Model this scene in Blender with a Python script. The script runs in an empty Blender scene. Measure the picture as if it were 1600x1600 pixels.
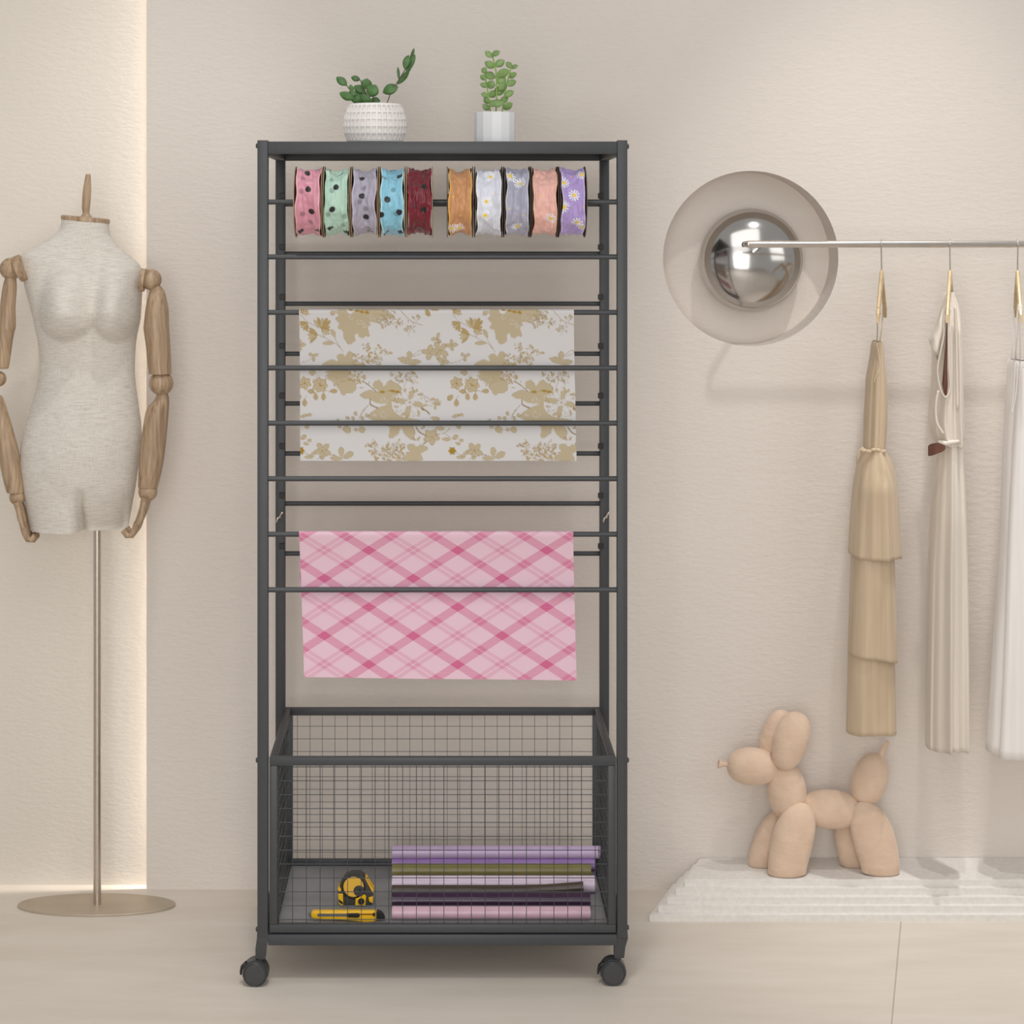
import bpy, bmesh, math, random
import numpy as np
from mathutils import Vector, Matrix, noise as mnoise
random.seed(7)
PI = math.pi
F = 2926.0            # focal length in pixels of the 1600 px frame
H = 1.543             # eye height
VX, VY = 690.0, 352.0
C = bpy.context.scene.collection

def wx(px, Y): return (px - VX) / F * Y
def wz(py, Y): return H - (py - VY) / F * Y
def P(px, py, Y): return Vector((wx(px, Y), Y, wz(py, Y)))

# ------------------------------------------------------------------ objects
def obj(name, bm, mat, parent=None, smooth=False, angle=None):
    me = bpy.data.meshes.new(name)
    bmesh.ops.recalc_face_normals(bm, faces=bm.faces[:])
    if smooth:
        for f in bm.faces: f.smooth = True
        if angle is not None:
            for e in bm.edges:
                if len(e.link_faces) == 2 and e.calc_face_angle(0) > angle: e.smooth = False
    bm.to_mesh(me); bm.free()
    o = bpy.data.objects.new(name, me)
    C.objects.link(o)
    if mat: me.materials.append(mat)
    if parent is not None:
        o.parent = parent
        if parent.type == 'EMPTY': o.matrix_parent_inverse = Matrix.Translation(parent.location).inverted()
    return o

def thing(name, label, cat, loc, group=None):
    o = bpy.data.objects.new(name, None); C.objects.link(o)
    o.empty_display_size = 0.05
    o.location = loc
    o['label'] = label; o['category'] = cat
    if group: o['group'] = group
    return o

def tag(o, label, cat, group=None):
    o['label'] = label; o['category'] = cat
    if group: o['group'] = group
    return o

def struct(name, bm, mat, **k):
    o = obj(name, bm, mat, **k); o['kind'] = 'structure'; return o

def copy_child(o, parent):
    c = o.copy(); C.objects.link(c); c.parent = parent
    c.matrix_parent_inverse = o.matrix_parent_inverse.copy()
    return c

# ------------------------------------------------------------------ shapes
def box(bm, x0, x1, y0, y1, z0, z1):
    v = [bm.verts.new(c) for c in ((x0,y0,z0),(x1,y0,z0),(x1,y1,z0),(x0,y1,z0),(x0,y0,z1),(x1,y0,z1),(x1,y1,z1),(x0,y1,z1))]
    for q in ((0,3,2,1),(4,5,6,7),(0,1,5,4),(1,2,6,5),(2,3,7,6),(3,0,4,7)):
        bm.faces.new([v[i] for i in q])

def bbox(x0, x1, y0, y1, z0, z1, bev=0.0015, seg=2):
    bm = bmesh.new(); box(bm, x0, x1, y0, y1, z0, z1)
    if bev: bmesh.ops.bevel(bm, geom=bm.edges[:], offset=bev, segments=seg, affect='EDGES', profile=0.5)
    return bm

def loft(bm, rings, cap0=True, cap1=True, closed=True):
    vs = [[bm.verts.new(p) for p in r] for r in rings]
    n = len(vs[0]); m = n if closed else n - 1
    for a, b in zip(vs, vs[1:]):
        for i in range(m):
            bm.faces.new((a[i], a[(i+1) % n], b[(i+1) % n], b[i]))
    if cap0: bm.faces.new(vs[0][::-1])
    if cap1: bm.faces.new(vs[-1])
    return vs

def frames(pts):
    pts = [Vector(p) for p in pts]; out = []
    up = None
    for i, p in enumerate(pts):
        t = (pts[min(i+1, len(pts)-1)] - pts[max(i-1, 0)]).normalized()
        if up is None:
            up = Vector((0,1,0)) if abs(t.y) < 0.9 else Vector((0,0,1))
        a = (up - t*up.dot(t)).normalized(); b = t.cross(a); up = a
        out.append((p, a, b))
    return out

def tube(bm, pts, r, n=10, caps=True, flat=1.0):
    if not hasattr(r, '__len__'): r = [r]*len(pts)
    rings = []
    for (p, a, b), rr in zip(frames(pts), r):
        rings.append([p + a*(math.cos(2*PI*k/n)*rr*flat) + b*(math.sin(2*PI*k/n)*rr) for k in range(n)])
    loft(bm, rings, caps, caps)

def catmull(rows, k=6):
    rows = [tuple(float(c) for c in r) for r in rows]; out = []
    N = len(rows)
    for i in range(N-1):
        p0, p1, p2, p3 = rows[max(i-1,0)], rows[i], rows[i+1], rows[min(i+2,N-1)]
        for j in range(k):
            t = j/k
            out.append(tuple(0.5*((2*b) + (-a+c)*t + (2*a-5*b+4*c-d)*t*t + (-a+3*b-3*c+d)*t**3) for a,b,c,d in zip(p0,p1,p2,p3)))
    out.append(rows[-1]); return out

def lathe(bm, prof, c, n=48, axis='Z', cap0=False, cap1=False):
    rings = []
    for r, h in prof:
        ring = []
        for k in range(n):
            a = 2*PI*k/n
            if axis == 'Z': ring.append((c[0]+r*math.cos(a), c[1]+r*math.sin(a), c[2]+h))
            elif axis == 'Y': ring.append((c[0]+r*math.cos(a), c[1]+h, c[2]+r*math.sin(a)))
            else: ring.append((c[0]+h, c[1]+r*math.cos(a), c[2]+r*math.sin(a)))
        rings.append(ring)
    return loft(bm, rings, cap0, cap1)

def pxloft(bm, rows, Y, dr=1.0, n=32, k=5, cap=True, Yoff=None):
    # rows: (py, px_left, px_right); circular/elliptic sections, depth = dr * half width
    rings = []
    for y, l, r in catmull(rows, k):
        c, h = (l+r)/2, (r-l)/2
        X, Z = wx(c, Y), wz(y, Y); hw = max(h, .05)*Y/F
        yo = Yoff(y) if Yoff else 0
        rings.append([(X + hw*math.cos(2*PI*i/n), Y + yo + hw*dr*math.sin(2*PI*i/n), Z) for i in range(n)])
    loft(bm, rings, cap, cap)

def extrude_px(pts, Y0, Y1, bev=0.0, seg=2, Yref=None):
    # closed outline in pixels seen at depth Yref, real thickness Y0..Y1
    Yr = Yref or Y0
    bm = bmesh.new()
    loft(bm, [[(wx(x,Yr), Y0, wz(y,Yr)) for x,y in pts], [(wx(x,Yr), Y1, wz(y,Yr)) for x,y in pts]])
    if bev:
        es = [e for e in bm.edges if abs(e.verts[0].co.y - e.verts[1].co.y) < 1e-7]
        bmesh.ops.bevel(bm, geom=es, offset=bev, segments=seg, affect='EDGES', profile=.5)
    return bm

def ellipsoid(bm, c, ax, ay, az, rot=0.0, seg=28, rings=18, taper=0.0, pw=1.0):
    # rot about Y axis (in the picture plane, clockwise as seen from the camera)
    rr = []
    for j in range(1, rings):
        t = PI*j/rings; z = math.cos(t); s = math.sin(t)**pw
        s *= 1 + taper*z
        rr.append([(ax*s*math.cos(2*PI*i/seg), ay*s*math.sin(2*PI*i/seg), az*z) for i in range(seg)])
    M = Matrix.Rotation(rot, 3, 'Y'); c = Vector(c)
    rr = [[c + M @ Vector(p) for p in r] for r in rr]
    vs = loft(bm, rr, False, False)
    for r, z in ((vs[0], az), (vs[-1], -az)):
        v = bm.verts.new(c + M @ Vector((0,0,z)))
        for i in range(seg): bm.faces.new((r[i], r[(i+1)%seg], v))

# ------------------------------------------------------------------ materials
def srgb(*c):
    o = []
    for v in c:
        v = v/255
        o.append(v/12.92 if v <= .04045 else ((v+.055)/1.055)**2.4)
    return tuple(o)+(1,)

class NT:
    def __init__(s, name):
        s.m = bpy.data.materials.new(name); s.m.use_nodes = True
        s.t = s.m.node_tree; s.b = s.t.nodes['Principled BSDF']
    def n(s, kind, **k):
        x = s.t.nodes.new(kind)
        for a, v in k.items(): setattr(x, a, v)
        return x
    def l(s, a, b): s.t.links.new(a, b)
    def math(s, op, a, b=None, c=None):
        x = s.n('ShaderNodeMath', operation=op)
        for i, v in enumerate((a, b, c)):
            if v is None: continue
            if isinstance(v, (int, float)): x.inputs[i].default_value = v
            else: s.l(v, x.inputs[i])
        return x.outputs[0]
    def coord(s, scale=(1,1,1), rot=(0,0,0), out='Object'):
        t = s.n('ShaderNodeTexCoord'); m = s.n('ShaderNodeMapping')
        m.inputs['Scale'].default_value = scale; m.inputs['Rotation'].default_value = rot
        s.l(t.outputs[out], m.inputs['Vector']); return m.outputs[0]
    def noise(s, co, scale, detail=3, rough=.5):
        x = s.n('ShaderNodeTexNoise'); x.inputs['Scale'].default_value = scale
        x.inputs['Detail'].default_value = detail; x.inputs['Roughness'].default_value = rough
        s.l(co, x.inputs['Vector']); return x.outputs['Fac']
    def ramp(s, f, stops):
        x = s.n('ShaderNodeValToRGB'); e = x.color_ramp.elements
        while len(e) < len(stops): e.new(.5)
        for q, (p, c) in zip(e, stops): q.position = p; q.color = c
        s.l(f, x.inputs[0]); return x.outputs[0]
    def mix(s, f, a, b):
        x = s.n('ShaderNodeMix', data_type='RGBA')
        if isinstance(f, (int, float)): x.inputs[0].default_value = f
        else: s.l(f, x.inputs[0])
        for i, v in ((6, a), (7, b)):
            if isinstance(v, tuple): x.inputs[i].default_value = v
            else: s.l(v, x.inputs[i])
        return x.outputs[2]
    def bump(s, h, strength, dist=.001):
        x = s.n('ShaderNodeBump'); x.inputs['Strength'].default_value = strength; x.inputs['Distance'].default_value = dist
        s.l(h, x.inputs['Height']); s.l(x.outputs[0], s.b.inputs['Normal'])
    def color(s, c):
        if isinstance(c, tuple): s.b.inputs['Base Color'].default_value = c
        else: s.l(c, s.b.inputs['Base Color'])
    def set(s, **k):
        for a, v in k.items(): s.b.inputs[a.replace('_', ' ')].default_value = v
        return s

def plain(name, col, rough=.5, metal=0, var=.06, scale=40, bump=.0, spec=.5, sheen=0):
    t = NT(name); co = t.coord()
    f = t.noise(co, scale, 3)
    a = tuple(max(0, c*(1-var)) for c in col[:3])+(1,); b = tuple(min(1, c*(1+var)) for c in col[:3])+(1,)
    t.color(t.ramp(f, [(.3, a), (.7, b)]))
    t.set(Roughness=rough, Metallic=metal)
    t.b.inputs['Specular IOR Level'].default_value = spec
    if sheen: t.b.inputs['Sheen Weight'].default_value = sheen
    if bump: t.bump(t.noise(co, scale*6, 2), bump)
    return t.m

def wall_mat(name, col, grain=.5):
    t = NT(name)
    co = t.coord((1, 1, 2.6))
    h = t.noise(co, 42, 5, .62)
    big = t.noise(t.coord(), 1.6, 3)
    t.color(t.ramp(big, [(.3, tuple(c*.97 for c in col[:3])+(1,)), (.7, tuple(min(1, c*1.03) for c in col[:3])+(1,))]))
    t.set(Roughness=.85); t.b.inputs['Specular IOR Level'].default_value = .2
    t.bump(h, grain, .004)
    return t.m

def floor_mat():
    t = NT('smooth beige concrete')
    co = t.coord((.35, 1.5, 1))
    f = t.noise(co, 7, 6, .62); g = t.noise(t.coord((.25,2.2,1)), 16, 4, .55)
    c = t.ramp(f, [(.32, srgb(212,202,190)), (.55, srgb(219,210,199)), (.75, srgb(225,217,207))])
    c = t.mix(t.math('MULTIPLY', g, .25), c, srgb(200,188,173))
    # one thin tile joint running away from the camera
    tc = t.n('ShaderNodeTexCoord'); s = t.n('ShaderNodeSeparateXYZ'); t.l(tc.outputs['Object'], s.inputs[0])
    d = t.math('SUBTRACT', t.math('SUBTRACT', s.outputs[0], 1.018), t.math('MULTIPLY', t.math('SUBTRACT', s.outputs[1], 4.15), .2795))
    line = t.math('LESS_THAN', t.math('ABSOLUTE', d), .0016)
    c = t.mix(t.math('MULTIPLY', line, .5), c, srgb(140,126,112))
    t.color(c); t.set(Roughness=.55); t.b.inputs['Specular IOR Level'].default_value = .3
    t.bump(f, .08, .003)
    return t.m

def wood_mat(name, dark, light, scale=1.0):
    t = NT(name)
    w = t.noise(t.coord((1,1,1)), 9, 2)
    mp = t.coord((130*scale, 130*scale, 6*scale))
    va = t.n('ShaderNodeVectorMath', operation='ADD'); t.l(mp, va.inputs[0])
    cmb = t.n('ShaderNodeCombineXYZ'); t.l(t.math('MULTIPLY', w, 4), cmb.inputs[0]); t.l(t.math('MULTIPLY', w, 2), cmb.inputs[1]); t.l(cmb.outputs[0], va.inputs[1])
    f = t.noise(va.outputs[0], 1.0, 4, .6)
    t.color(t.ramp(f, [(.3, dark), (.5, tuple((a*.45+b*.55) for a, b in zip(dark, light))), (.68, light)]))
    t.set(Roughness=.42); t.bump(f, .15, .001)
    return t.m

def linen_mat():
    t = NT('natural woven linen')
    a = t.noise(t.coord((45, 45, 620)), 1.0, 3, .6); b = t.noise(t.coord((620, 620, 30)), 1.0, 2, .6)
    s = t.math('ADD', t.math('MULTIPLY', a, .68), t.math('MULTIPLY', b, .32))
    t.color(t.ramp(s, [(.34, srgb(200,192,179)), (.5, srgb(219,213,203)), (.66, srgb(230,225,217))]))
    t.set(Roughness=.9); t.b.inputs['Sheen Weight'].default_value = .15; t.b.inputs['Specular IOR Level'].default_value = .15
    t.bump(s, .25, .002)
    return t.m

def cloth_mat(name, lo, hi, rough=.7, sheen=.3, sc=(30,30,1.2), spec=.3, wr=(90,60,22), wb=0):
    t = NT(name)
    f = t.noise(t.coord(sc), 2.0, 3)
    t.color(t.ramp(f, [(.3, lo), (.7, hi)]))
    t.set(Roughness=rough); t.b.inputs['Sheen Weight'].default_value = sheen; t.b.inputs['Specular IOR Level'].default_value = spec
    t.bump(t.noise(t.coord(wr), 1, 3), wb, .006) if wb else t.bump(t.noise(t.coord((300,300,300)), 4, 2), .06, .0006)
    return t.m

def attr_mat(name, rough=.7, sheen=.0, spec=.3, bump=0):
    t = NT(name)
    a = t.n('ShaderNodeAttribute', attribute_name='pattern')
    t.color(a.outputs['Color']); t.set(Roughness=rough)
    t.b.inputs['Sheen Weight'].default_value = sheen; t.b.inputs['Specular IOR Level'].default_value = spec
    if bump: t.bump(t.noise(t.coord((1,1,1)), 500, 2), bump, .0008)
    return t.m

def plaid_mat():
    t = NT('pink diagonal plaid cotton')
    uv = t.n('ShaderNodeUVMap'); s = t.n('ShaderNodeSeparateXYZ'); t.l(uv.outputs[0], s.inputs[0])
    x, y = s.outputs[0], s.outputs[1]                     # uv carry lengths in pixels of the print
    a = t.math('DIVIDE', x, 139.6); b = t.math('DIVIDE', y, 90.2)
    base = (.71, .49, .56, 1); base = srgb(226,192,206)
    hatch = t.math('LESS_THAN', t.math('FRACT', t.math('DIVIDE', y, 3.4)), .5)
    dens = None
    for op in ('ADD', 'SUBTRACT'):
        u = t.math(op, a, b)
        w = t.math('ABSOLUTE', t.math('SUBTRACT', t.math('FRACT', t.math('ADD', u, .5)), .5))   # 0 on wide band
        wide = t.math('LESS_THAN', w, .083)
        h = t.math('SUBTRACT', .5, w)                      # 0 on the twin thin band
        thin = t.math('MULTIPLY', t.math('LESS_THAN', h, .088), t.math('GREATER_THAN', h, .014))
        d = t.math('ADD', t.math('MULTIPLY', wide, 1.0), t.math('MULTIPLY', thin, .52))
        dens = d if dens is None else t.math('ADD', dens, d)
    fac = t.math('MULTIPLY', dens, t.math('ADD', t.math('MULTIPLY', hatch, .10), .45))
    fac = t.math('MINIMUM', fac, 1.0)
    c = t.mix(fac, base, srgb(204,98,140))
    t.color(c); t.set(Roughness=.75); t.b.inputs['Specular IOR Level'].default_value = .2
    return t.m

M_wall = wall_mat('beige leather-grain plaster', srgb(224,215,206))
M_col = wall_mat('cream plaster', srgb(226,218,207), .22)
M_floor = floor_mat()
M_rack = plain('dark grey powder coat', srgb(64,66,69), .45, 0, .04, 60)
M_black = plain('black plastic', srgb(32,32,33), .5)
M_tray = plain('grey sheet metal', srgb(138,138,140), .5, 0, .04)
M_wire = plain('dark wire', srgb(60,64,68), .4)
M_caster = plain('caster plastic', srgb(62,62,64), .4)
M_steel = plain('brushed champagne steel', srgb(214,204,194), .3, 1, .05, 120)
M_basep = plain('brushed bronze plate', srgb(186,172,154), .45, .45, .1, 12)
M_chrome = plain('polished chrome', srgb(200,197,194), .14, 1, .02)
M_silver = plain('satin silver rail', srgb(214,208,202), .2, 1, .03)
M_wood = wood_mat('walnut mannequin wood', srgb(140,112,86), srgb(192,166,136))
M_hang = plain('pale gold hanger', srgb(196,172,134), .4, .2, .1, 60)
M_linen = linen_mat()
M_plat = plain('white boucle stone', srgb(226,221,215), .9, 0, .05, 90, .22)
M_dog = cloth_mat('blush suede', srgb(212,184,160), srgb(222,196,172), .85, .3, (14,14,14), wr=(40,40,70), wb=.35)
M_tan = cloth_mat('tan chiffon', srgb(190,168,140), srgb(206,185,157), .7, .2)
M_cream = cloth_mat('cream satin', srgb(212,200,186), srgb(224,213,200), .38, .2, spec=.5)
M_white = cloth_mat('white crepe', srgb(226,220,216), srgb(238,233,229), .6, .2)
M_sash = cloth_mat('brown satin sash', srgb(84,52,40), srgb(110,70,54), .35, .1)
M_pot = plain('white glazed ceramic', srgb(240,236,233), .4, 0, .01)
M_pot2 = plain('white matte ceramic', srgb(232,233,235), .45, 0, .01)
M_soil = plain('dark soil', srgb(60,46,36), .95, 0, .3, 200, .5)
M_euc = plain('eucalyptus leaf', srgb(74,112,58), .45, 0, .35, 55)
M_euct = plain('brown stem', srgb(96,74,58), .6)
M_zz = plain('fresh green leaf', srgb(124,154,90), .45, 0, .22, 60)
M_zzs = plain('lime stem', srgb(140,178,70), .5)
M_card = plain('kraft cardboard', srgb(168,142,112), .85, 0, .1, 90)
M_cardd = plain('dark spool cardboard', srgb(88,76,64), .8, 0, .15, 90)
M_yel = plain('yellow plastic', srgb(250,196,26), .35, 0, .03)
M_amber = plain('amber yellow label', srgb(240,190,70), .4, 0, .03)
M_dgrey = plain('charcoal rubber', srgb(66,64,60), .6, 0, .08)
M_blade = plain('steel blade', srgb(190,190,192), .3, .9)
M_brown = plain('brown groove', srgb(150,84,24), .5)
M_gold = attr_mat('floral damask print', .7)
M_plaid = plaid_mat()
M_ribbon = attr_mat('organza ribbon', .38, .25, .5)

# ------------------------------------------------------------------ setting
YW = 4.35
bm = bmesh.new(); box(bm, -3.2, 3.2, -3.5, 4.6, -.06, 0)
struct('floor', bm, M_floor)

def build_wall():
    bm = bmesh.new()
    x0, x1, z0, z1, th = wx(229, YW)+.20, 3.0, 0, 3.2, .28
    cx, cz, R, dep = wx(1173, YW), wz(404, YW), 137*YW/F, .105
    n = 72; hs = .27
    circ = [(cx+R*math.cos(2*PI*i/n), cz+R*math.sin(2*PI*i/n)) for i in range(n)]
    sq = []
    for i in range(n):
        a = 2*PI*i/n; c, s = math.cos(a), math.sin(a); m = max(abs(c), abs(s))
        sq.append((cx+hs*c/m, cz+hs*s/m))
    vf = [bm.verts.new((x, YW, z)) for x, z in circ]
    vo = [bm.verts.new((x, YW, z)) for x, z in sq]
    vb = [bm.verts.new((x, YW+dep, z)) for x, z in circ]
    for i in range(n):
        j = (i+1) % n
        bm.faces.new((vo[i], vo[j], vf[j], vf[i])); bm.faces.new((vf[i], vf[j], vb[j], vb[i]))
    bm.faces.new(vb)
    def quad(a, b, c, d):
        bm.faces.new([bm.verts.new(p) for p in (a, b, c, d)])
    for (a, b, c, d) in ((x0, cx-hs, z0, z1), (cx+hs, x1, z0, z1), (cx-hs, cx+hs, z0, cz-hs), (cx-hs, cx+hs, cz+hs, z1)):
        quad((a,YW,c),(b,YW,c),(b,YW,d),(a,YW,d))
    quad((x0,YW,z0),(x0,YW+th,z0),(x0,YW+th,z1),(x0,YW,z1)); quad((x1,YW,z0),(x1,YW+th,z0),(x1,YW+th,z1),(x1,YW,z1))
    quad((x0,YW+th,z0),(x1,YW+th,z0),(x1,YW+th,z1),(x0,YW+th,z1)); quad((x0,YW,z1),(x1,YW,z1),(x1,YW+th,z1),(x0,YW+th,z1))
    box(bm, wx(229, YW), x0, YW, YW+.005, z0, z1)      # thin free edge hiding the light slot
    bmesh.ops.remove_doubles(bm, verts=bm.verts[:], dist=1e-5)
    o = struct('wall_back', bm, M_wall)
    return cx, cz, R, dep
NX, NZ, NR, ND = build_wall()

# set-back wall at the left; a hidden light strip behind the panel edge washes it
YL = YW+.030
bm = bmesh.new(); box(bm, -3.0, wx(229, YW)+.1985, YL, YL+.2, 0, 3.2)
struct('wall_left', bm, M_col)

# ------------------------------------------------------------------ rack
YF = 3.80; YB = 4.215
fx = lambda p: wx(p, YF); fz = lambda p: wz(p, YF)
rack = thing('storage_rack', 'tall dark grey metal rolling craft rack with rods and a wire basket, standing on casters', 'storage rack', (fx(691), 4.02, 0))
XL0, XL1, XR0, XR1 = fx(402), fx(418.5), fx(964.5), fx(980.5)
pw = XL1 - XL0
ZT = fz(219); ZP = fz(1466)
for (a, b) in ((XL0, XL1), (XR0, XR1)):
    for (c, d) in ((YF, YF+.022), (YB, YB+.022)):
        p = obj('post', bbox(a, b, c, d, ZP, ZT), M_rack, rack, True, .6)
zt0, zt1 = fz(240), fz(221)
for (c, d) in ((YF+.001, YF+.021), (YB+.001, YB+.021)):
    obj('top_rail', bbox(XL1, XR0, c, d, zt0, zt1), M_rack, rack, True, .6)
for (a, b) in ((XL0+.001, XL1-.001), (XR0+.001, XR1-.001)):
    obj('top_rail', bbox(a, b, YF+.022, YB, zt0, zt1), M_rack, rack, True, .6)
obj('shelf_panel', bbox(XL1-.0005, XR0+.0005, YF+.0205, YB+.0005, zt1-.006, zt1-.0005, .0005, 1), M_rack, rack)
ROD_Y = YF+.010
rod_py = [315.5, 401.5, 488.5, 575.5, 662, 749, 836, 923]
rod_z = [fz(p) for p in rod_py]
RR = .0053
for z in rod_z:
    for Yc in (ROD_Y, YB+.016):
        bm = bmesh.new(); tube(bm, [(XL1-.001, Yc, z), (XR0+.001, Yc, z)], RR, 14)
        obj('rod', bm, M_rack, rack, True, .9)
for py in (306, 386, 464, 540.5, 618, 697, 774, 853):
    z = wz(py, YB); h = .0062
    for xc in (wx(441, YB), wx(938.5, YB)):
        obj('clip', bbox(xc-h, xc+h, YB-.004, YB+.001, z-h, z+h, .001, 1), M_black, rack)
# basket frame
bt0, bt1 = fz(1197.5), fz(1184.5)
bl0, bl1 = fz(1459), fz(1446)
rl0, rl1 = fz(1478), fz(1461)
SX0, SX1 = fx(420.5), fx(433); TX0, TX1 = fx(950.5), fx(963)
YBI = 4.205
for (z0, z1, nm) in ((bt0, bt1, 'basket_rail'), (bl0, bl1, 'basket_rail')):
    obj(nm, bbox(SX0, TX1, YF+.004, YF+.018, z0, z1), M_rack, rack, True, .6)
    obj(nm, bbox(SX0, TX1, YBI-.012, YBI, z0, z1), M_rack, rack, True, .6)
    for (a, b) in ((SX0, SX0+.013), (TX1-.013, TX1)):
        obj(nm, bbox(a, b, YF+.018, YBI-.012, z0, z1), M_rack, rack, True, .6)
for (a, b) in ((SX0, SX1), (TX0, TX1)):
    for (c, d) in ((YF+.004, YF+.018), (YBI-.012, YBI)):
        obj('basket_stile', bbox(a, b, c, d, bl1, bt0), M_rack, rack, True, .6)
obj('lower_rail', bbox(XL1, XR0, YF+.001, YF+.021, rl0, rl1), M_rack, rack, True, .6)
obj('lower_rail', bbox(XL1, XR0, YB+.001, YB+.021, rl0, rl1), M_rack, rack, True, .6)
for (a, b) in ((XL0+.001, XL1-.001), (XR0+.001, XR1-.001)):
    obj('lower_rail', bbox(a, b, YF+.022, YB, rl0, rl1), M_rack, rack, True, .6)
ZTR = fz(1461) + .006
obj('tray', bbox(SX0+.013, TX1-.013, YF+.018, YBI-.012, ZTR-.004, ZTR, .0006, 1), M_tray, rack)
# wire mesh panels
WR = .00085
def wires(x0, x1, y0, y1, z0, z1, xs, zs, along_y=False, WR=.00082):
    bm = bmesh.new()
    for v in xs:
        if along_y: tube(bm, [(x0, v, z0), (x0, v, z1)], WR, 6)
        else: tube(bm, [(v, y0, z0), (v, y0, z1)], WR, 6)
    for z in zs:
        if along_y: tube(bm, [(x0+.0012, y0, z), (x0+.0012, y1, z)], WR, 6)
        else: tube(bm, [(x0, y0+.0012, z), (x1, y0+.0012, z)], WR, 6)
    return obj('wire_mesh_panel', bm, M_wire, rack, True, .9)
px_v = [435 + 21.55*i for i in range(24)]
zs = [fz(1440 - 21.75*i) for i in range(12)]
xs = [fx(p) for p in px_v]
wires(SX0+.004, TX1-.004, YF+.010, YF+.010, bl1-.004, bt0+.004, xs, zs)
wires(SX0+.004, TX1-.004, YBI-.007, YBI-.007, bl1-.004, bt0+.004, [x+.008 for x in xs[:-1]], [z+.007 for z in zs[:-1]], False, .00055)
ys = [YF+.03 + .0280*i for i in range(13)]
wires(SX0+.006, 0, YF+.012, YBI-.006, bl1-.004, bt0+.004, ys, zs, True, .0006)
wires(TX1-.008, 0, YF+.012, YBI-.006, bl1-.004, bt0+.004, ys, zs, True, .0006)
# bolts and wing nuts
for (px, py, s) in ((400, 227.5, -1), (400, 1190, -1), (401, 1455, -1), (982, 228.5, 1), (981, 1190, 1), (981, 1452, 1)):
    bm = bmesh.new(); x = XL0 if s < 0 else XR1
    lathe(bm, [(.0001, s*.0042), (.0035, s*.004), (.0055, s*.002), (.0058, -s*.0005)], (x, YF+.011, fz(py)), 16, 'X')
    obj('bolt', bm, M_rack, rack, True)
for xc in (wx(437.5, YB), wx(946.5, YB)):
    bm = bmesh.new(); z = wz(807, YB)
    tube(bm, [(xc, YB+.001, z), (xc, YB-.012, z)], .003, 10)
    for s in (-1, 1):
        tube(bm, [(xc, YB-.006, z), (xc+s*.004, YB-.008, z+.005*s+.003), (xc+s*.007, YB-.010, z+.012*s)], [.003, .0026, .0018], 8)
    obj('wing_nut', bm, M_steel, rack, True)
# casters
def caster(cx, cy, post_x, side, front=True):
    hub = bmesh.new()
    z1, z0 = ZP+.012, fz(1499)
    b = [(post_x-.0112, cy-.0112), (post_x+.0112, cy-.0112), (post_x+.0112, cy+.0112), (post_x-.0112, cy+.0112)]
    dx = cx-post_x
    rings = []
    for z, k, sc in ((z1, 0, .98), (ZP-.002, .0, 1.05), (fz(1482), .25, .98), (z0, .32, .88)):
        rings.append([(post_x+dx*k+(x-post_x)*sc, cy+(yy-cy)*sc, z) for x, yy in b])
    loft(hub, rings)
    ob = obj('caster', hub, M_caster, rack, True, .5)
    # hood
    bm = bmesh.new(); rc = .0247; R = .0265; zc = rc
    arc = [(-.3+ (PI+.6)*i/18) for i in range(19)]
    out = [(cx+R*math.cos(a), zc+R*math.sin(a)) for a in arc]; inn = [(cx+(R-.003)*math.cos(a), zc+(R-.003)*math.sin(a)) for a in arc[::-1]]
    loft(bm, [[(x, cy-.0125, z) for x, z in out+inn], [(x, cy+.0125, z) for x, z in out+inn]])
    tube(bm, [(post_x+dx*.32, cy, z0+.004), (cx+(post_x-cx)*.45, cy, zc+R-.006)], .0075, 12)
    obj('wheel_hood', bm, M_caster, ob, True, .6)
    for s in (-1, 1):
        bm = bmesh.new(); w = .012
        y0 = cy + s*.0145
        lathe(bm, [(.0001, -s*0), (.0001, s*.0062), (.0205, s*.0062), (.0215, s*.0052), (.0222, s*.0052), (.0232, s*.0064), (.0247, s*.0045), (.0247, -s*.0045), (.0232, -s*.006), (.0001, -s*.006)], (cx, y0, zc), 40, 'Y')
        obj('wheel', bm, M_caster, ob, True, .5)
    if front:
        bm = bmesh.new(); a = cx - .0265
        tube(bm, [(cx-.019, cy-.006, zc+.020), (a-.001, cy-.006, zc+.012), (a-.0035, cy-.006, zc+.002), (a-.0035, cy-.006, zc-.004)], [.0035, .0032, .0026, .002], 8, flat=2.2)
        obj('brake_lever', bm, M_black, ob, True)
caster(fx(399), YF+.012, (XL0+XL1)/2, -1)
caster(fx(958.5), YF+.016, (XR0+XR1)/2, 1)
caster((XL0+XL1)/2+.006, YB+.011, (XL0+XL1)/2, -1, False)
caster((XR0+XR1)/2-.006, YB+.011, (XR0+XR1)/2, 1, False)

# ------------------------------------------------------------------ ribbon spools
def add_attr(me, cols):
    a = me.color_attributes.new('pattern', 'FLOAT_COLOR', 'POINT')
    arr = np.ones((len(me.vertices), 4), dtype=np.float32); arr[:, :3] = cols
    a.data.foreach_set('color', arr.ravel())

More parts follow.
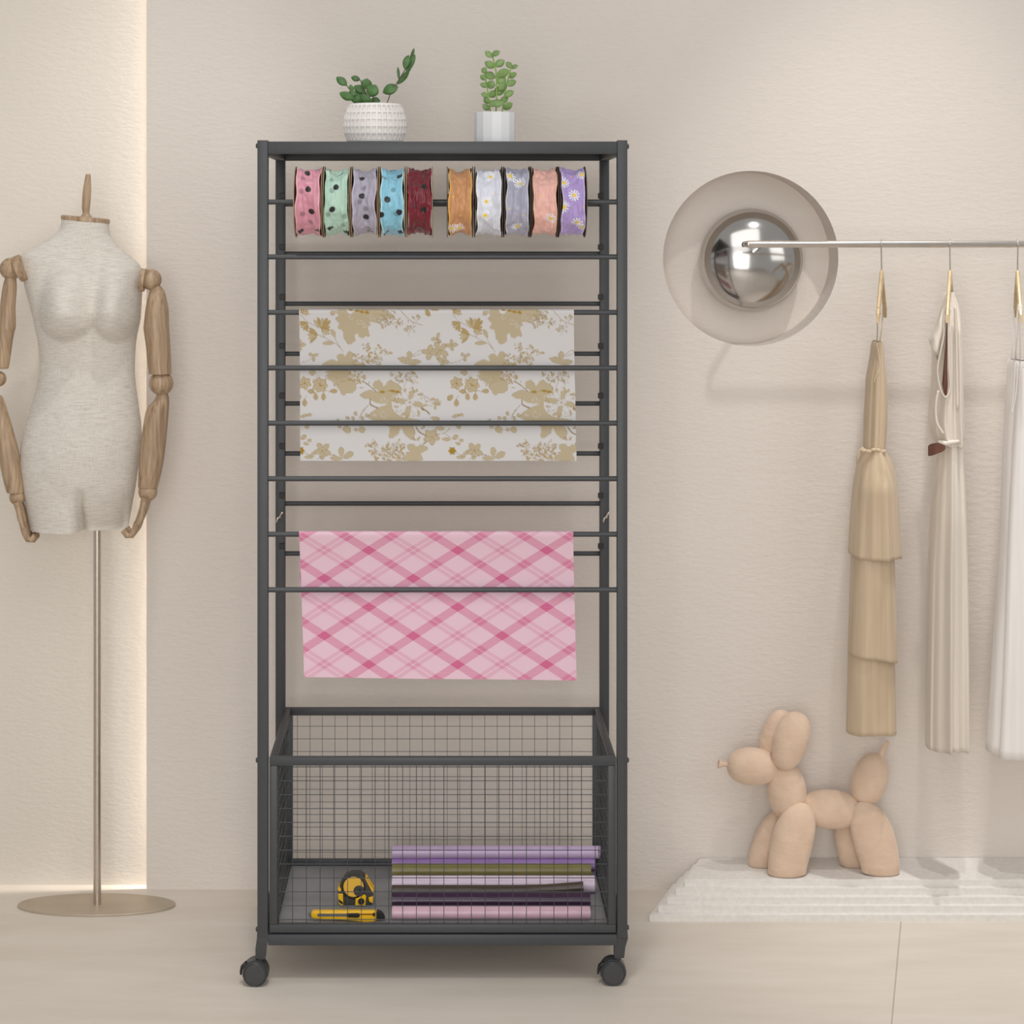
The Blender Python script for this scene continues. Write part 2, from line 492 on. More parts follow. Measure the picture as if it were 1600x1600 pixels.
ZR = rod_z[0]
def spool(x0p, x1p, col, edge, kind, marks, ghosts, label, flange_mat, top=.0):
    x0, x1 = fx(x0p)+.0004, fx(x1p)-.0004
    R = .0722
    t = thing('ribbon_spool', label, 'ribbon spool', ((x0+x1)/2, ROD_Y, ZR-R), 'ribbon spools on the top rod')
    ft = .0014
    for (a, b) in ((x0, x0+ft), (x1-ft, x1)):
        bm = bmesh.new()
        lathe(bm, [(.0056, a), (R, a), (R, b), (.0056, b), (.0056, a)], (0, ROD_Y, ZR), 64, 'X')
        obj('flange', bm, flange_mat, t, True, .5)
    bm = bmesh.new()
    lathe(bm, [(.0056, x0+ft), (.016, x0+ft), (.016, x1-ft), (.0056, x1-ft), (.0056, x0+ft)], (0, ROD_Y, ZR), 32, 'X')
    obj('core', bm, M_card, t, True, .5)
    # ribbon wound in a drum, edges flaring up and waving
    nu, nv = 44, 300
    rng = random.Random(int(x0p))
    ph = [rng.uniform(0, 6.28) for _ in range(8)]
    bm = bmesh.new(); rings = []; cols = []
    w0, w1 = x0+ft+.0008, x1-ft-.0008
    lc = np.array(srgb(*col)[:3]); le = np.array(srgb(*edge)[:3])
    for j in range(nv):
        th = 2*PI*j/nv
        wl = .0016+.0014*math.sin(3*th+ph[0])+.0012*math.sin(7*th+ph[1]); wr = .0016+.0014*math.sin(4*th+ph[2])+.0012*math.sin(6*th+ph[3])
        ring = []
        for i in range(nu+1):
            u = i/nu; e = abs(2*u-1)
            x = w0+max(wl, 0) + (w1-max(wr, 0)-w0-max(wl, 0))*u
            r = .0624 + .0066*e**2.6
            for uu, pk in ((.20, 0), (.78, 2)):
                uc = uu + .06*math.sin(2*th+ph[pk]) + .035*math.sin(5*th+ph[pk+1]); r += .0026*math.exp(-((u-uc)/.055)**2)
            r += 0 + .0075*(mnoise.noise((u*2.6+ph[4]*9, math.cos(th)*2.6, math.sin(th)*2.6))) *(1-.5*e) + .0022*mnoise.noise((u*7+ph[5]*9, math.cos(th)*6, math.sin(th)*6))
            if i in (0, nu): r -= .0012
            # th measured so that v = 0 top .. 1 bottom on the camera side
            ring.append((x, ROD_Y - r*math.sin(th), ZR + r*math.cos(th)))
            c = lc.copy()
            if e > .90: c = le
            v = (1-math.cos(th))/2; front = th < PI
            arc = th*.066; X = (u-.5)*(w1-w0)
            def cover(mu, mv, rad):
                mth = math.acos(max(-1, min(1, 1-2*mv)))
                d = math.hypot(X-(mu-.5)*(w1-w0), (th-mth)*.066)
                return d
            if front or True:
                for (mu, mv) in ghosts:
                    d = cover(mu, mv, 1)
                    if kind == 'dot': k = max(0, min(1, (.0058-d)/.0008))*.42; c = c*(1-k)+np.array((.03,.03,.035))*k
                    else: k = max(0, min(1, (.0026-d)/.0005))*.5; c = c*(1-k)+np.array(srgb(245,205,40)[:3])*k
                for (mu, mv) in marks:
                    mth = math.acos(max(-1, min(1, 1-2*mv)))
                    dx, dy = X-(mu-.5)*(w1-w0), (th-mth)*.066
                    d = math.hypot(dx, dy)
                    if kind == 'dot':
                        k = max(0, min(1, (.0066-d)/.0006)); c = c*(1-k)+np.array((.008,.008,.009))*k
                    else:
                        if d < .0125:
                            a = math.atan2(dy, dx); pet = math.cos(a*5.5+mu*9)
                            if d > .0040 and abs(pet) > .55+ (d-.004)*30: c = np.array((.9,.9,.92))
                        k = max(0, min(1, (.0042-d)/.0006)); c = c*(1-k)+np.array(srgb(248,208,30)[:3])*k
            cols.append(c)
        rings.append(ring)
    rings.append(rings[0])
    vs = [[bm.verts.new(p) for p in r] for r in rings[:-1]]; vs.append(vs[0])
    for a, b in zip(vs, vs[1:]):
        for i in range(nu): bm.faces.new((a[i], a[i+1], b[i+1], b[i]))
    o = obj('ribbon', bm, M_ribbon, t, True)
    add_attr(o.data, np.array(cols))
    return t

dots = [
 ([(.42,.05),(.5,.31),(.66,.66),(.2,.95),(.86,.93)], [(.2,.34),(.3,.70),(.6,.82),(.3,.13)]),
 ([(.62,.05),(.5,.28),(.35,.62),(.2,.90),(.9,.95)], [(.3,.33),(.18,.70),(.85,.72),(.25,.16),(.75,.86)]),
 ([(.36,.13),(.42,.41),(.56,.76),(.7,.96)], [(.45,.28),(.58,.62),(.35,.5),(.66,.9)]),
 ([(.82,.11),(.3,.47),(.8,.66),(.05,.70),(.2,.97),(.85,.95)], [(.6,.32),(.68,.70),(.1,.12)]),
 ([(.74,.28),(.66,.63),(.55,.93)], [(.42,.24),(.3,.57),(.2,.9),(.12,.25),(.6,.05)]),
]
dais = [
 ([(.45,.92),(.15,.9)], [(.5,.72),(.2,.42),(.5,.05)]),
 ([(.38,.50),(.34,.71),(.58,.10)], [(.75,.36),(.36,.82)]),
 ([(.18,.12),(.60,.20),(.52,.90)], [(.75,.70),(.15,.60),(.92,.26)]),
 ([(.72,.76)], [(.36,.42),(.15,.8)]),
 ([(.12,.20),(.88,.10),(.52,.40),(.06,.58),(.66,.82),(.86,.88)], [(.45,.10),(.95,.58)]),
]
sp = [(461.5,505.5,(212,146,162),(232,172,182),'dusty pink spotted ribbon spool, leftmost on the top rod'),
 (506.5,548.5,(178,210,192),(170,208,186),'mint green spotted ribbon spool right of the pink one'),
 (549.5,592,(170,164,180),(196,188,206),'grey lilac ribbon spool with black dots between the mint and blue spools'),
 (593,634,(138,198,220),(190,232,242),'sky blue spotted ribbon spool left of the burgundy one'),
 (635,676.5,(112,8,32),(150,16,48),'burgundy ribbon spool with dark dots beside the gap on the rod')]
for (a, b, c, e, lab), (m, g) in zip(sp, dots): spool(a, b, c, e, 'dot', m, g, lab, M_card)
sp = [(698,739.5,(202,146,98),(240,180,84),'orange crinkled ribbon spool just right of the gap on the rod'),
 (741,785,(222,224,236),(246,246,250),'white daisy ribbon spool right of the orange one'),
 (786.5,827.5,(172,172,190),(206,204,220),'silver grey daisy ribbon spool between the white and peach spools'),
 (828.5,871,(236,184,172),(244,182,160),'peach pink ribbon spool with a single small daisy'),
 (872,914.5,(178,154,212),(214,194,238),'lavender daisy ribbon spool, rightmost on the top rod')]
for (a, b, c, e, lab), (m, g) in zip(sp, dais): spool(a, b, c, e, 'daisy', m, g, lab, M_cardd)

# ------------------------------------------------------------------ draped cloths
class Canvas:
    def __init__(s, w, h, ss, bg):
        s.ss = ss; s.a = np.empty((int(h*ss), int(w*ss), 3), dtype=np.float32); s.a[:] = bg
    def poly(s, pts, col, alpha=1.0):
        p = np.array(pts)*s.ss
        x0, y0 = np.floor(p.min(0)).astype(int); x1, y1 = np.ceil(p.max(0)).astype(int)
        x0, y0 = max(x0, 0), max(y0, 0); x1, y1 = min(x1, s.a.shape[1]-1), min(y1, s.a.shape[0]-1)
        if x1 <= x0 or y1 <= y0: return
        gx, gy = np.meshgrid(np.arange(x0, x1+1)+.5, np.arange(y0, y1+1)+.5)
        ins = np.zeros(gx.shape, bool); q = np.roll(p, -1, 0)
        for (ax, ay), (bx, by) in zip(p, q):
            if ay == by: continue
            c = ((ay > gy) != (by > gy)) & (gx < (bx-ax)*(gy-ay)/(by-ay)+ax)
            ins ^= c
        sub = s.a[y0:y1+1, x0:x1+1]; sub[ins] = sub[ins]*(1-alpha)+np.array(col)*alpha
    def line(s, pts, w, col):
        pts = catmull(pts, 5)
        for a, b in zip(pts, pts[1:]):
            a, b = Vector(a), Vector(b); d = (b-a)
            if d.length < 1e-6: continue
            n = Vector((-d.y, d.x)).normalized()*w/2; d = d.normalized()*w*.3
            s.poly([a-d+n, b+d+n, b+d-n, a-d-n], col)

def floral():
    x0, y0 = 460, 475
    TAN = np.array(srgb(186,171,142)[:3]); TD = np.array(srgb(146,126,88)[:3]); GO = np.array(srgb(160,128,40)[:3]); BG = np.array(srgb(209,206,206)[:3])
    cv = Canvas(246+250, 255, 3, BG)
    def A(cx, cy): return (cx/6.4, cy/6.4)
    def B(cx, cy): return (cx/6.4, 125+cy/6.4)
    def draw(dx):
        rng = random.Random(3)
        def sh(pts): return [(x+dx, y) for x, y in pts]
        def fill(pts, col, out=None, ow=.6):
            pts = sh(pts)
            if out is not None:
                c = np.mean(np.array(pts), 0)
                r = max(np.ptp(np.array(pts)[:, 0]), np.ptp(np.array(pts)[:, 1]))/2; k = 1+ow/max(r, .5)
                cv.poly([(c[0]+(x-c[0])*k, c[1]+(y-c[1])*k) for x, y in pts], out)
            cv.poly(pts, col)
        def petal(c, L, W, ang, col, out=None, pw=.75):
            pts = []
            for i in range(17):
                t = i/16; s = math.sin(PI*t)**pw*(.55+.45*t)
                pts.append((t*L, s*W))
            pts += [(x, -y) for x, y in pts[::-1][1:-1]]
            ca, sa = math.cos(ang), math.sin(ang)
            fill([(c[0]+x*ca-y*sa, c[1]+x*sa+y*ca) for x, y in pts], col, out)
        def flower(c, n, L, W, a0, col, out, eye=None, spread=2*PI):
            for i in range(n): petal(c, L, W, a0+spread*i/n, col, out)
            if eye is not None: petal((c[0]-1.5, c[1]), 3, 1.5, 0, eye)
        def maple(pts, conv, out=TD):
            pts = catmull([conv(*p) for p in pts+[pts[0]]], 3)
            pts = [(x+.35*math.sin(i*2.1), y+.35*math.cos(i*2.6)) for i, (x, y) in enumerate(pts)]
            fill(pts, TAN, out, .5)
        def tulip(c, L, ang, col=GO):
            for d in (-.7, -.3, .1, .5, .85): petal(c, L*rng.uniform(.85, 1.1), L*.2, ang+d, TAN if rng.random() < .4 else (TAN+col)/2, col)
        def spiral(c, r, turns=1.4):
            pts = [(c[0]+r*(1-t)*math.cos(2*PI*turns*t)+dx, c[1]+r*(1-t)*math.sin(2*PI*turns*t)) for t in [i/14 for i in range(13)]]
            cv.line(pts, .55, BG)
        def blossom(c, n, r, gold=.5):
            for _ in range(n):
                a = rng.uniform(0, 2*PI); d = r*math.sqrt(rng.random())
                q = (c[0]+d*math.cos(a), c[1]+d*math.sin(a)*.8)
                petal(q, rng.uniform(3, 5), rng.uniform(1.0, 1.6), rng.uniform(0, 6.28), TAN if rng.random() < .6 else BG, GO if rng.random() < gold else TD)
        def stem(pts, conv, w=.6): cv.line([(x+dx, y) for x, y in [conv(*p) for p in pts]], w, TD)
        # upper band
        stem([(60,110),(130,180),(240,240)], A); stem([(270,270),(300,340),(420,410),(485,490)], A); stem([(220,310),(300,340)], A)
        stem([(380,290),(410,370),(460,450)], A)
        tulip(A(65,95), 14, -.8); tulip(A(130,190), 13, 2.4); tulip(A(270,250), 18, -1.6); tulip(A(270,250), 14, .1); tulip(A(225,310), 16, 3.0)
        petal(A(405,340), 14, 4, -2.0, TAN, TD); petal(A(400,395), 19, 4, 3.1, TAN, TD); petal(A(410,75), 9, 4, 2.6, TAN, TD)
        maple([(430,60),(500,40),(560,110),(640,40),(880,40),(940,110),(900,150),(850,190),(750,180),(760,215),(730,240),(750,320),(700,325),(680,345),(640,330),(625,290),(600,330),(605,370),(540,412),(510,370),(490,340),(480,270),(430,240),(450,200),(410,150),(440,120),(420,90)], A)
        spiral(A(560,130), 4); spiral(A(650,175), 6); spiral(A(775,130), 5.5); spiral(A(700,215), 4)
        for q in ((540,50),(600,60),(650,75),(700,80)): petal(A(*q), 7, 2.4, .2, GO, GO)
        blossom(A(900,180), 26, 10, .05); blossom(A(950,110), 20, 10, .0); blossom(A(1050,195), 10, 7, .1); blossom(A(1160,255), 14, 9, .1); blossom(A(1235,150), 8, 7, .1)
        stem([(1040,40),(1110,120),(1180,180),(1280,215)], A, .7); stem([(1140,160),(1130,230)], A); stem([(1180,180),(1200,230)], A)
        petal(A(1310,45), 14, 4.5, 1.1, (TAN+GO)/2, GO); petal(A(1360,50), 13, 3.4, 0, (TAN+GO)/2, GO)
        flower(A(1425,350), 3, 9, 3.4, -1.2, TAN, TD); flower(A(1450,470), 5, 15, 5, .5, TAN, TD); flower(A(1350,490), 4, 12, 5, .2, TAN, TD); flower(A(1575,415), 4, 9, 3.4, 1.5, TAN, TD)
        stem([(1180,530),(1240,475),(1310,465)], A); stem([(1200,530),(1280,495)], A); stem([(1500,425),(1560,425)], A); stem([(1440,370),(1445,420)], A)
        petal(A(1030,550), 20, 6, .25, TAN, TD); petal(A(1265,580), 20, 6, 3.0, TAN, TD); petal(A(1150,570), 14, 5.5, -1.6, TAN, TD); petal(A(1060,585), 30, 5, .05, TAN, TD)
        flower(A(1490,580), 4, 9, 4, .3, TAN, TD); flower(A(1710,530), 3, 8, 3, -.5, TAN, TD); stem([(1550,600),(1640,580),(1700,545)], A)
        maple([(300,590),(370,560),(430,580),(420,520),(480,505),(500,530),(540,480),(580,500),(580,560),(640,590),(700,630),(300,630)], A)
        blossom(A(720,440), 12, 7, .9); blossom(A(790,550), 46, 13, .85); blossom(A(640,570), 26, 12, .7); blossom(A(850,450), 6, 5, .9); blossom(A(910,480), 7, 6, .9); petal(A(940,490), 6, 2, .2, TAN, GO)
        # middle
        for i in range(15):
            a = .15+PI*.86*i/14; petal(A(440,690), 21+3*math.sin(i*5), 2.6, a, TAN, TD if i > 7 else (GO+TD)/2)
        petal(A(300,690), 42, 7, 0, TAN); blossom(A(610,740), 46, 13, .95)
        maple([(470,790),(560,770),(600,800),(610,850),(570,900),(530,895),(480,920),(450,870),(420,830)], A)
        flower(A(95,800), 6, 10, 4.5, .3, TAN, GO, GO); flower(A(250,820), 7, 12, 5, .1, TAN, GO, GO); petal(A(135,690), 11, 5, .1, TAN, TD)
        stem([(180,770),(230,715)], A); stem([(210,770),(250,720)], A)
        for q, an in (((120,880),.1),((200,900),1.4),((285,900),1.6),((350,880),0),((60,920),2.4),((95,960),1.6)): petal(A(*q), 11, 4.4, an, (TAN*2+GO)/3, GO)
        stem([(180,850),(190,900)], A); stem([(300,870),(350,890)], A); stem([(120,920),(90,960)], A)
        blossom(A(1050,740), 18, 8, .05); blossom(A(1170,740), 26, 11, .05); blossom(A(960,720), 5, 4, .1); stem([(1000,850),(1060,780),(1120,720)], A, .8); stem([(1090,850),(1120,780)], A)
        maple([(790,790),(840,770),(880,800),(890,830),(950,770),(1010,800),(1060,840),(1020,900),(850,905),(830,870),(790,840)], A)
        stem([(690,790),(740,820),(820,890)], A, 1.4); stem([(620,840),(700,850)], A); stem([(740,780),(750,830)], A)
        maple([(650,120),(700,90),(760,70),(850,100),(940,80),(1030,110),(1020,170),(970,200),(1000,290),(1090,340),(1250,370),(1180,420),(1200,470),(1190,560),(1130,545),(1080,480),(1060,440),(1040,500),(960,555),(940,510),(950,450),(910,420),(740,350),(760,300),(850,240),(930,215),(860,205),(790,190),(760,160),(690,155)], B)
        spiral(B(890,165), 7); spiral(B(890,310), 7); spiral(B(990,140), 4); spiral(B(800,320), 3)
        stem([(755,160),(760,215),(830,250)], B, 2.0); stem([(745,215),(680,280),(640,360)], B, .7); stem([(700,260),(650,340)], B)
        for a in range(8): petal(B(1150,195), 25, 5, a*PI/4+.2, BG if a % 2 else TAN, TD); 
        for a in range(16): petal((B(1150,195)[0]+19*math.cos(a*PI/8), B(1150,195)[1]+17*math.sin(a*PI/8)), 7, 2.2, a*PI/8+.5, TAN if a % 3 else BG, GO)
        flower(B(1150,195), 6, 8, 2.2, 0, BG, TD, GO)
        for q in ((850,85),(950,75),(1000,85)): petal(B(*q), 8, 2.2, .1, GO, GO)
        blossom(B(1390,190), 22, 10, .7); stem([(1260,110),(1340,150)], B); stem([(1270,250),(1320,280),(1350,310)], B, 2); petal(B(1360,345), 15, 4, .2, TAN, TD)
        for q in ((510,340),(570,335),(620,325),(710,305),(440,365),(690,370)): petal(B(*q), 6, 3, rng.uniform(0,6), TAN, TD)
        maple([(480,455),(510,430),(550,450),(550,495),(520,500),(490,480)], B); maple([(635,460),(665,435),(700,455),(690,495),(650,490)], B); petal(B(590,470), 6, 3, 0, TAN, TD); petal(B(430,440), 5, 2.5, 0, TAN, TD)
        petal(B(50,340), 12, 3.4, -.3, TAN, GO); petal(B(115,325), 8, 3, -.2, TAN, GO)
        # lower band
        stem([(1215,440),(1250,490),(1340,550),(1290,610)], B, 2); stem([(1420,515),(1500,500),(1560,450)], B, .7); stem([(1500,500),(1570,560)], B, .7)
        flower(B(1370,540), 5, 13, 5.5, .2, TAN, TD); petal(B(1410,450), 14, 4.5, .1, TAN, TD); petal(B(1475,560), 13, 3.6, .1, TAN, GO); petal(B(1580,560), 10, 4, -.5, TAN, GO); petal(B(1610,600), 8, 3, .3, TAN, GO); petal(B(1650,575), 6, 3, 0, TAN, GO); petal(B(1620,440), 7, 3.4, 0, TAN, GO)
        for q in ((1250,540),(1210,575),(1270,455)): petal(B(*q), 6, 2, rng.uniform(0,6), TAN, TD)
        flower(B(1580,680), 6, 6, 2.2, 0, GO, GO, GO); stem([(80,690),(150,730)], B)
        flower(B(275,680), 5, 14, 5, .4, TAN, TD); stem([(220,765),(290,735),(400,720)], B); petal(B(90,745), 15, 4, -.05, TAN, TD); petal(B(150,740), 12, 3, -.8, TAN, TD)
        petal(B(465,740), 15, 5.5, -1.6, TAN, TD); petal(B(480,750), 18, 6, -.45, TAN, TD); petal(B(480,760), 20, 5, 3.2, TAN, TD)
        blossom(B(790,610), 14, 6, .7); blossom(B(780,690), 12, 6, .7); blossom(B(835,745), 9, 5, .7); blossom(B(920,690), 40, 11, .5); blossom(B(1040,640), 34, 10, .5); blossom(B(1040,735), 26, 10, .9); blossom(B(720,625), 4, 3, .6); blossom(B(940,600), 4, 3, .7); blossom(B(930,755), 20, 7, .6)
        stem([(730,620),(800,660),(850,700)], B); stem([(1060,710),(1160,690)], B, .8)
        maple([(1130,620),(1190,610),(1220,640),(1260,615),(1300,630),(1335,660),(1290,690),(1260,710),(1275,775),(1100,775),(1090,730),(1150,690),(1130,660)], B)
    draw(-238.5); draw(0); draw(238.5)
    return cv
FL = floral()

def sheet(name, mat, top_py, bot_py, rod, xl_top, xr_top, xl_bot, xr_bot, px_step, sag, tilt):
    """front panel + wrap over the rod + back panel, real thickness"""
    zr = rod_z[rod]; r = RR+.0012
    s = YF/F; rows = []
    # arc length path: starts behind, over the rod, down the front and back under the lower rods
    path = [(ROD_Y+r+.016, zr-.13, -1), (ROD_Y+r+.011, zr-.06, -1), (ROD_Y+r+.004, zr-.02, -1)]
    for i in range(9):
        a = PI*i/8; path.append((ROD_Y+r*math.cos(a), zr+r*math.sin(a), -1))
    Z1 = fz(bot_py); n = int((bot_py-rod_py[rod])/px_step)
    zfront = zr - (zr-Z1)*0
    for i in range(1, n+1):
        t = i/n; z = zr+(Z1-zr)*t
        d = zr-z
        y = ROD_Y - r + (r*2+.0035)*(1-(1-min(1, d/.108))**2) + sag*math.sin(t*3.0)*.3
        path.append((y, z, t))
    W = int((xr_top-xl_top)/px_step)
    uv = []
    bm = bmesh.new(); vs = []
    k0 = next(i for i, p in enumerate(path) if p[2] > 0); vlen = {}
    acc = VY+(H-path[k0][1])/s
    for i in range(k0-1, -1, -1):
        acc -= math.hypot(path[i][0]-path[i+1][0], path[i][1]-path[i+1][1])/s; vlen[i] = acc
    for ip, (y, z, t) in enumerate(path):
        tt = max(t, 0); row = []
        for i in range(W+1):
            u = i/W
            l = xl_top+(xl_bot-xl_top)*tt; rr_ = xr_top+(xr_bot-xr_top)*tt
            px = l+(rr_-l)*u
            zz = z - tilt*tt*u*s
            yy = y + (.0016*math.sin(u*9+1)*tt if t > 0 else 0)
            row.append(bm.verts.new(((px-VX)*s, yy, zz))); uv.append((px, VY+(H-zz)/s if t >= 0 else vlen[ip]))
        vs.append(row)
    for a, b in zip(vs, vs[1:]):
        for i in range(W): bm.faces.new((a[i], a[i+1], b[i+1], b[i]))
    bm.verts.index_update()
    L = bm.loops.layers.uv.new('UVMap')
    for f in bm.faces:
        for l in f.loops: l[L].uv = uv[l.vert.index]
    o = obj(name, bm, mat, None, True)
    return o, np.array(uv)

o, uv = sheet('fabric_panel', M_gold, 481, 722, 2, 467, 897, 468, 902, 1.3, .0, 0)
cv = FL.a; ss = FL.ss
ix = np.clip(((uv[:, 0]-460)*ss), 1, cv.shape[1]-2).astype(int); iy = np.clip((np.abs(uv[:, 1]-475)*ss), 1, cv.shape[0]-2).astype(int)
col = (cv[iy, ix]*2 + cv[iy, ix-1] + cv[iy, ix+1] + cv[iy-1, ix] + cv[iy+1, ix])/6
add_attr(o.data, col)
tag(o, 'white fabric length with gold and tan flowers draped over a rack rod', 'fabric')
o, uv = sheet('fabric_panel', M_plaid, 823, 1062, 6, 467, 896, 474, 902, 6, .0, 5)
for l in o.data.uv_layers[0].data:
    l.uv = (l.uv[0]-(380+505/2.5806), l.uv[1]-(760+262/2.5806))
tag(o, 'pink plaid fabric length hanging over the lower front rack rod', 'fabric')

# ------------------------------------------------------------------ rolls in the basket
def roll(px0, px1, y_bot, rad_px, mat, label, dz=0, tilt=0, Yc=None, seam=None):
    Yc = Yc or (H-ZTR)*F/(y_bot-VY)
    r = rad_px*Yc/F
    z = ZTR+r+dz+.0003
    x0, x1 = wx(px0, Yc), wx(px1, Yc)
    bm = bmesh.new(); n = 26; rings = []
    prof = [(x1, r*.72), (x1, r), (x1-.001, r*1.0)] + [(x0+(x1-x0)*(1-i/10), r*(1+.03*math.sin(i*2.3))) for i in range(1, 10)] + [(x0+.001, r), (x0, r*.72), (x0+.02, r*.7), (x1-.02, r*.7), (x1, r*.72)]
    for x, rr in prof:
        u = (x-x0)/(x1-x0)
        rings.append([(x, Yc+rr*math.cos(2*PI*k/n), z+rr*math.sin(2*PI*k/n)*1.0 + tilt*max(0, u-.6)**2) for k in range(n)])
    loft(bm, rings, False, False)
    # loose edge of the wrapped sheet
    ths = [.2, .5, .8, 1.1]
    loft(bm, [[(x, Yc-(r*1.06)*math.cos(a+.5), z+(r*1.06)*math.sin(a+.5)) for a in ths] + [(x, Yc-(r*1.0)*math.cos(a+.5), z+(r*1.0)*math.sin(a+.5)) for a in ths[::-1]] for x in (x0+.002, x1-.002)])
    bmesh.ops.remove_doubles(bm, verts=bm.verts[:], dist=1e-6)
    o = obj('vinyl_roll', bm, mat, None, True, .8)
    return tag(o, label, 'roll', 'rolled sheets in the basket')
def rm(name, c, rough=.3): return plain(name, srgb(*c), rough, 0, .05, 30)
roll(612, 938, 1340, 9.5, rm('lilac vinyl', (214,190,226)), 'lilac roll lying on top at the back of the basket, longest of the rolls', Yc=4.166, dz=.0258)
roll(612, 929, 1356, 9.0, rm('violet vinyl', (190,152,218)), 'violet roll under the lilac roll at the back of the basket', Yc=4.166)
roll(612, 923, 1371, 10.5, rm('olive vinyl', (140,132,82)), 'olive green roll lying in the wire basket')
roll(612, 930, 1394, 12.5, rm('pale lilac vinyl', (224,206,224)), 'pale pinkish lilac roll between the olive and brown rolls')
roll(612, 911, 1402, 8.6, rm('brown vinyl', (84,70,60)), 'dark brown roll lying behind the blackish purple roll', tilt=.05, Yc=3.985, dz=.006)
roll(612, 922, 1419, 12.0, rm('purple vinyl', (62,38,64)), 'blackish purple roll behind the front pink roll')
roll(612, 922, 1436, 9.6, rm('dusty pink vinyl', (216,178,194)), 'dusty pink roll lying nearest the front of the basket')

# ------------------------------------------------------------------ tape measure and knife
YT = (H-ZTR)*F/(1416-VY)
tm = thing('tape_measure', 'yellow and charcoal tape measure standing on the basket tray', 'tape measure', (wx(555, YT), YT, ZTR))
body = [(528,1394),(533,1383),(540,1372),(550,1368.5),(562,1369),(572,1375),(583,1391),(583.5,1397),(582,1411),(579,1415.8),(533,1415.8),(529,1411)]
obj('case', extrude_px(body, YT, YT+.040, .002, 2, YT), M_dgrey, tm, True, .5)
def disc(px, py, r, y, th, mat, name, par, n=40, Yr=YT):
    bm = bmesh.new(); rr = r*Yr/F
    lathe(bm, [(.0001, 0), (.0001, -th), (rr*.93, -th), (rr, -th*.6), (rr, .001)], (wx(px,Yr), y, wz(py,Yr)), n, 'Y')
    return obj(name, bm, mat, par, True, .5)
disc(552.5, 1386, 18.5, YT, .0030, M_black, 'ring', tm)
disc(552.5, 1385, 16.3, YT, .0040, M_amber, 'face', tm)
disc(561, 1391, 9, YT, .0046, M_dgrey, 'hub', tm)
disc(563, 1389.5, 2.4, YT, .0056, M_black, 'screw', tm)
obj('front_plate', extrude_px([(556,1398),(570,1397.5),(572,1400),(571,1414.8),(555,1415)], YT-.003, YT+.002, .0008, 1, YT), M_yel, tm)
disc(564.5, 1407.5, 5, YT-.003, .0025, M_black, 'lock_button', tm)
obj('side_grip', extrude_px([(528.5,1396),(536,1396),(536.5,1415),(533,1415),(529.5,1411)], YT-.003, YT+.030, .0008, 1, YT), M_yel, tm)
obj('side_grip', extrude_px([(570.5,1372),(573,1374.5),(584,1391.5),(583.4,1396),(579,1388)], YT-.0025, YT+.030, .0006, 1, YT), M_yel, tm)
obj('side_grip', extrude_px([(527.8,1390),(530,1384),(533.5,1390),(531,1393)], YT-.0025, YT+.030, .0006, 1, YT), M_yel, tm)
obj('stripe', extrude_px([(529.5,1404),(535.8,1409),(535.8,1412.5),(530,1408.5)], YT-.004, YT-.001, 0, 1, YT), M_black, tm)
obj('tape_end', extrude_px([(576,1402),(583,1400),(582.6,1411),(577,1408)], YT-.003, YT+.012, .0006, 1, YT), M_yel, tm)

YK = (H-ZTR)*F/(1440.5-VY)
kn = thing('utility_knife', 'yellow snap blade knife with black slider on the basket tray', 'utility knife', (wx(542, YK), YK, ZTR))
obj('handle', extrude_px([(486,1427),(489,1424),(588,1424),(588,1440),(572,1440.4),(548,1438.2),(492,1436),(488,1434.5),(486,1431)], YK, YK+.012, .0012, 2, YK), M_yel, kn, True, .5)
obj('blade', extrude_px([(481.5,1433),(481.5,1429),(486,1426),(500,1426),(500,1435.5),(484,1436)], YK+.005, YK+.0062, 0, 1, YK), M_blade, kn)
obj('slot', extrude_px([(496,1427.5),(541,1427.5),(541,1432),(496,1432)], YK-.0006, YK+.001, 0, 1, YK), M_blade, kn)
obj('groove', extrude_px([(561,1427.5),(583,1427.5),(583,1429.5),(561,1429.5)], YK-.0006, YK+.001, 0, 1, YK), M_brown, kn)
obj('slider', extrude_px([(541.5,1427),(560,1426.5),(562,1428),(562,1431.5),(559,1433),(544,1432.6),(541.5,1431)], YK-.004, YK+.001, .0006, 1, YK), M_black, kn)
obj('end_cap', extrude_px([(588,1424),(593,1424.4),(598,1428),(601,1434),(601.5,1437.5),(588,1437.5)], YK+.0005, YK+.0115, .0008, 1, YK), M_black, kn)
disc(584.5, 1428.8, 2.6, YK, .0014, M_black, 'pin', kn, 16, YK)

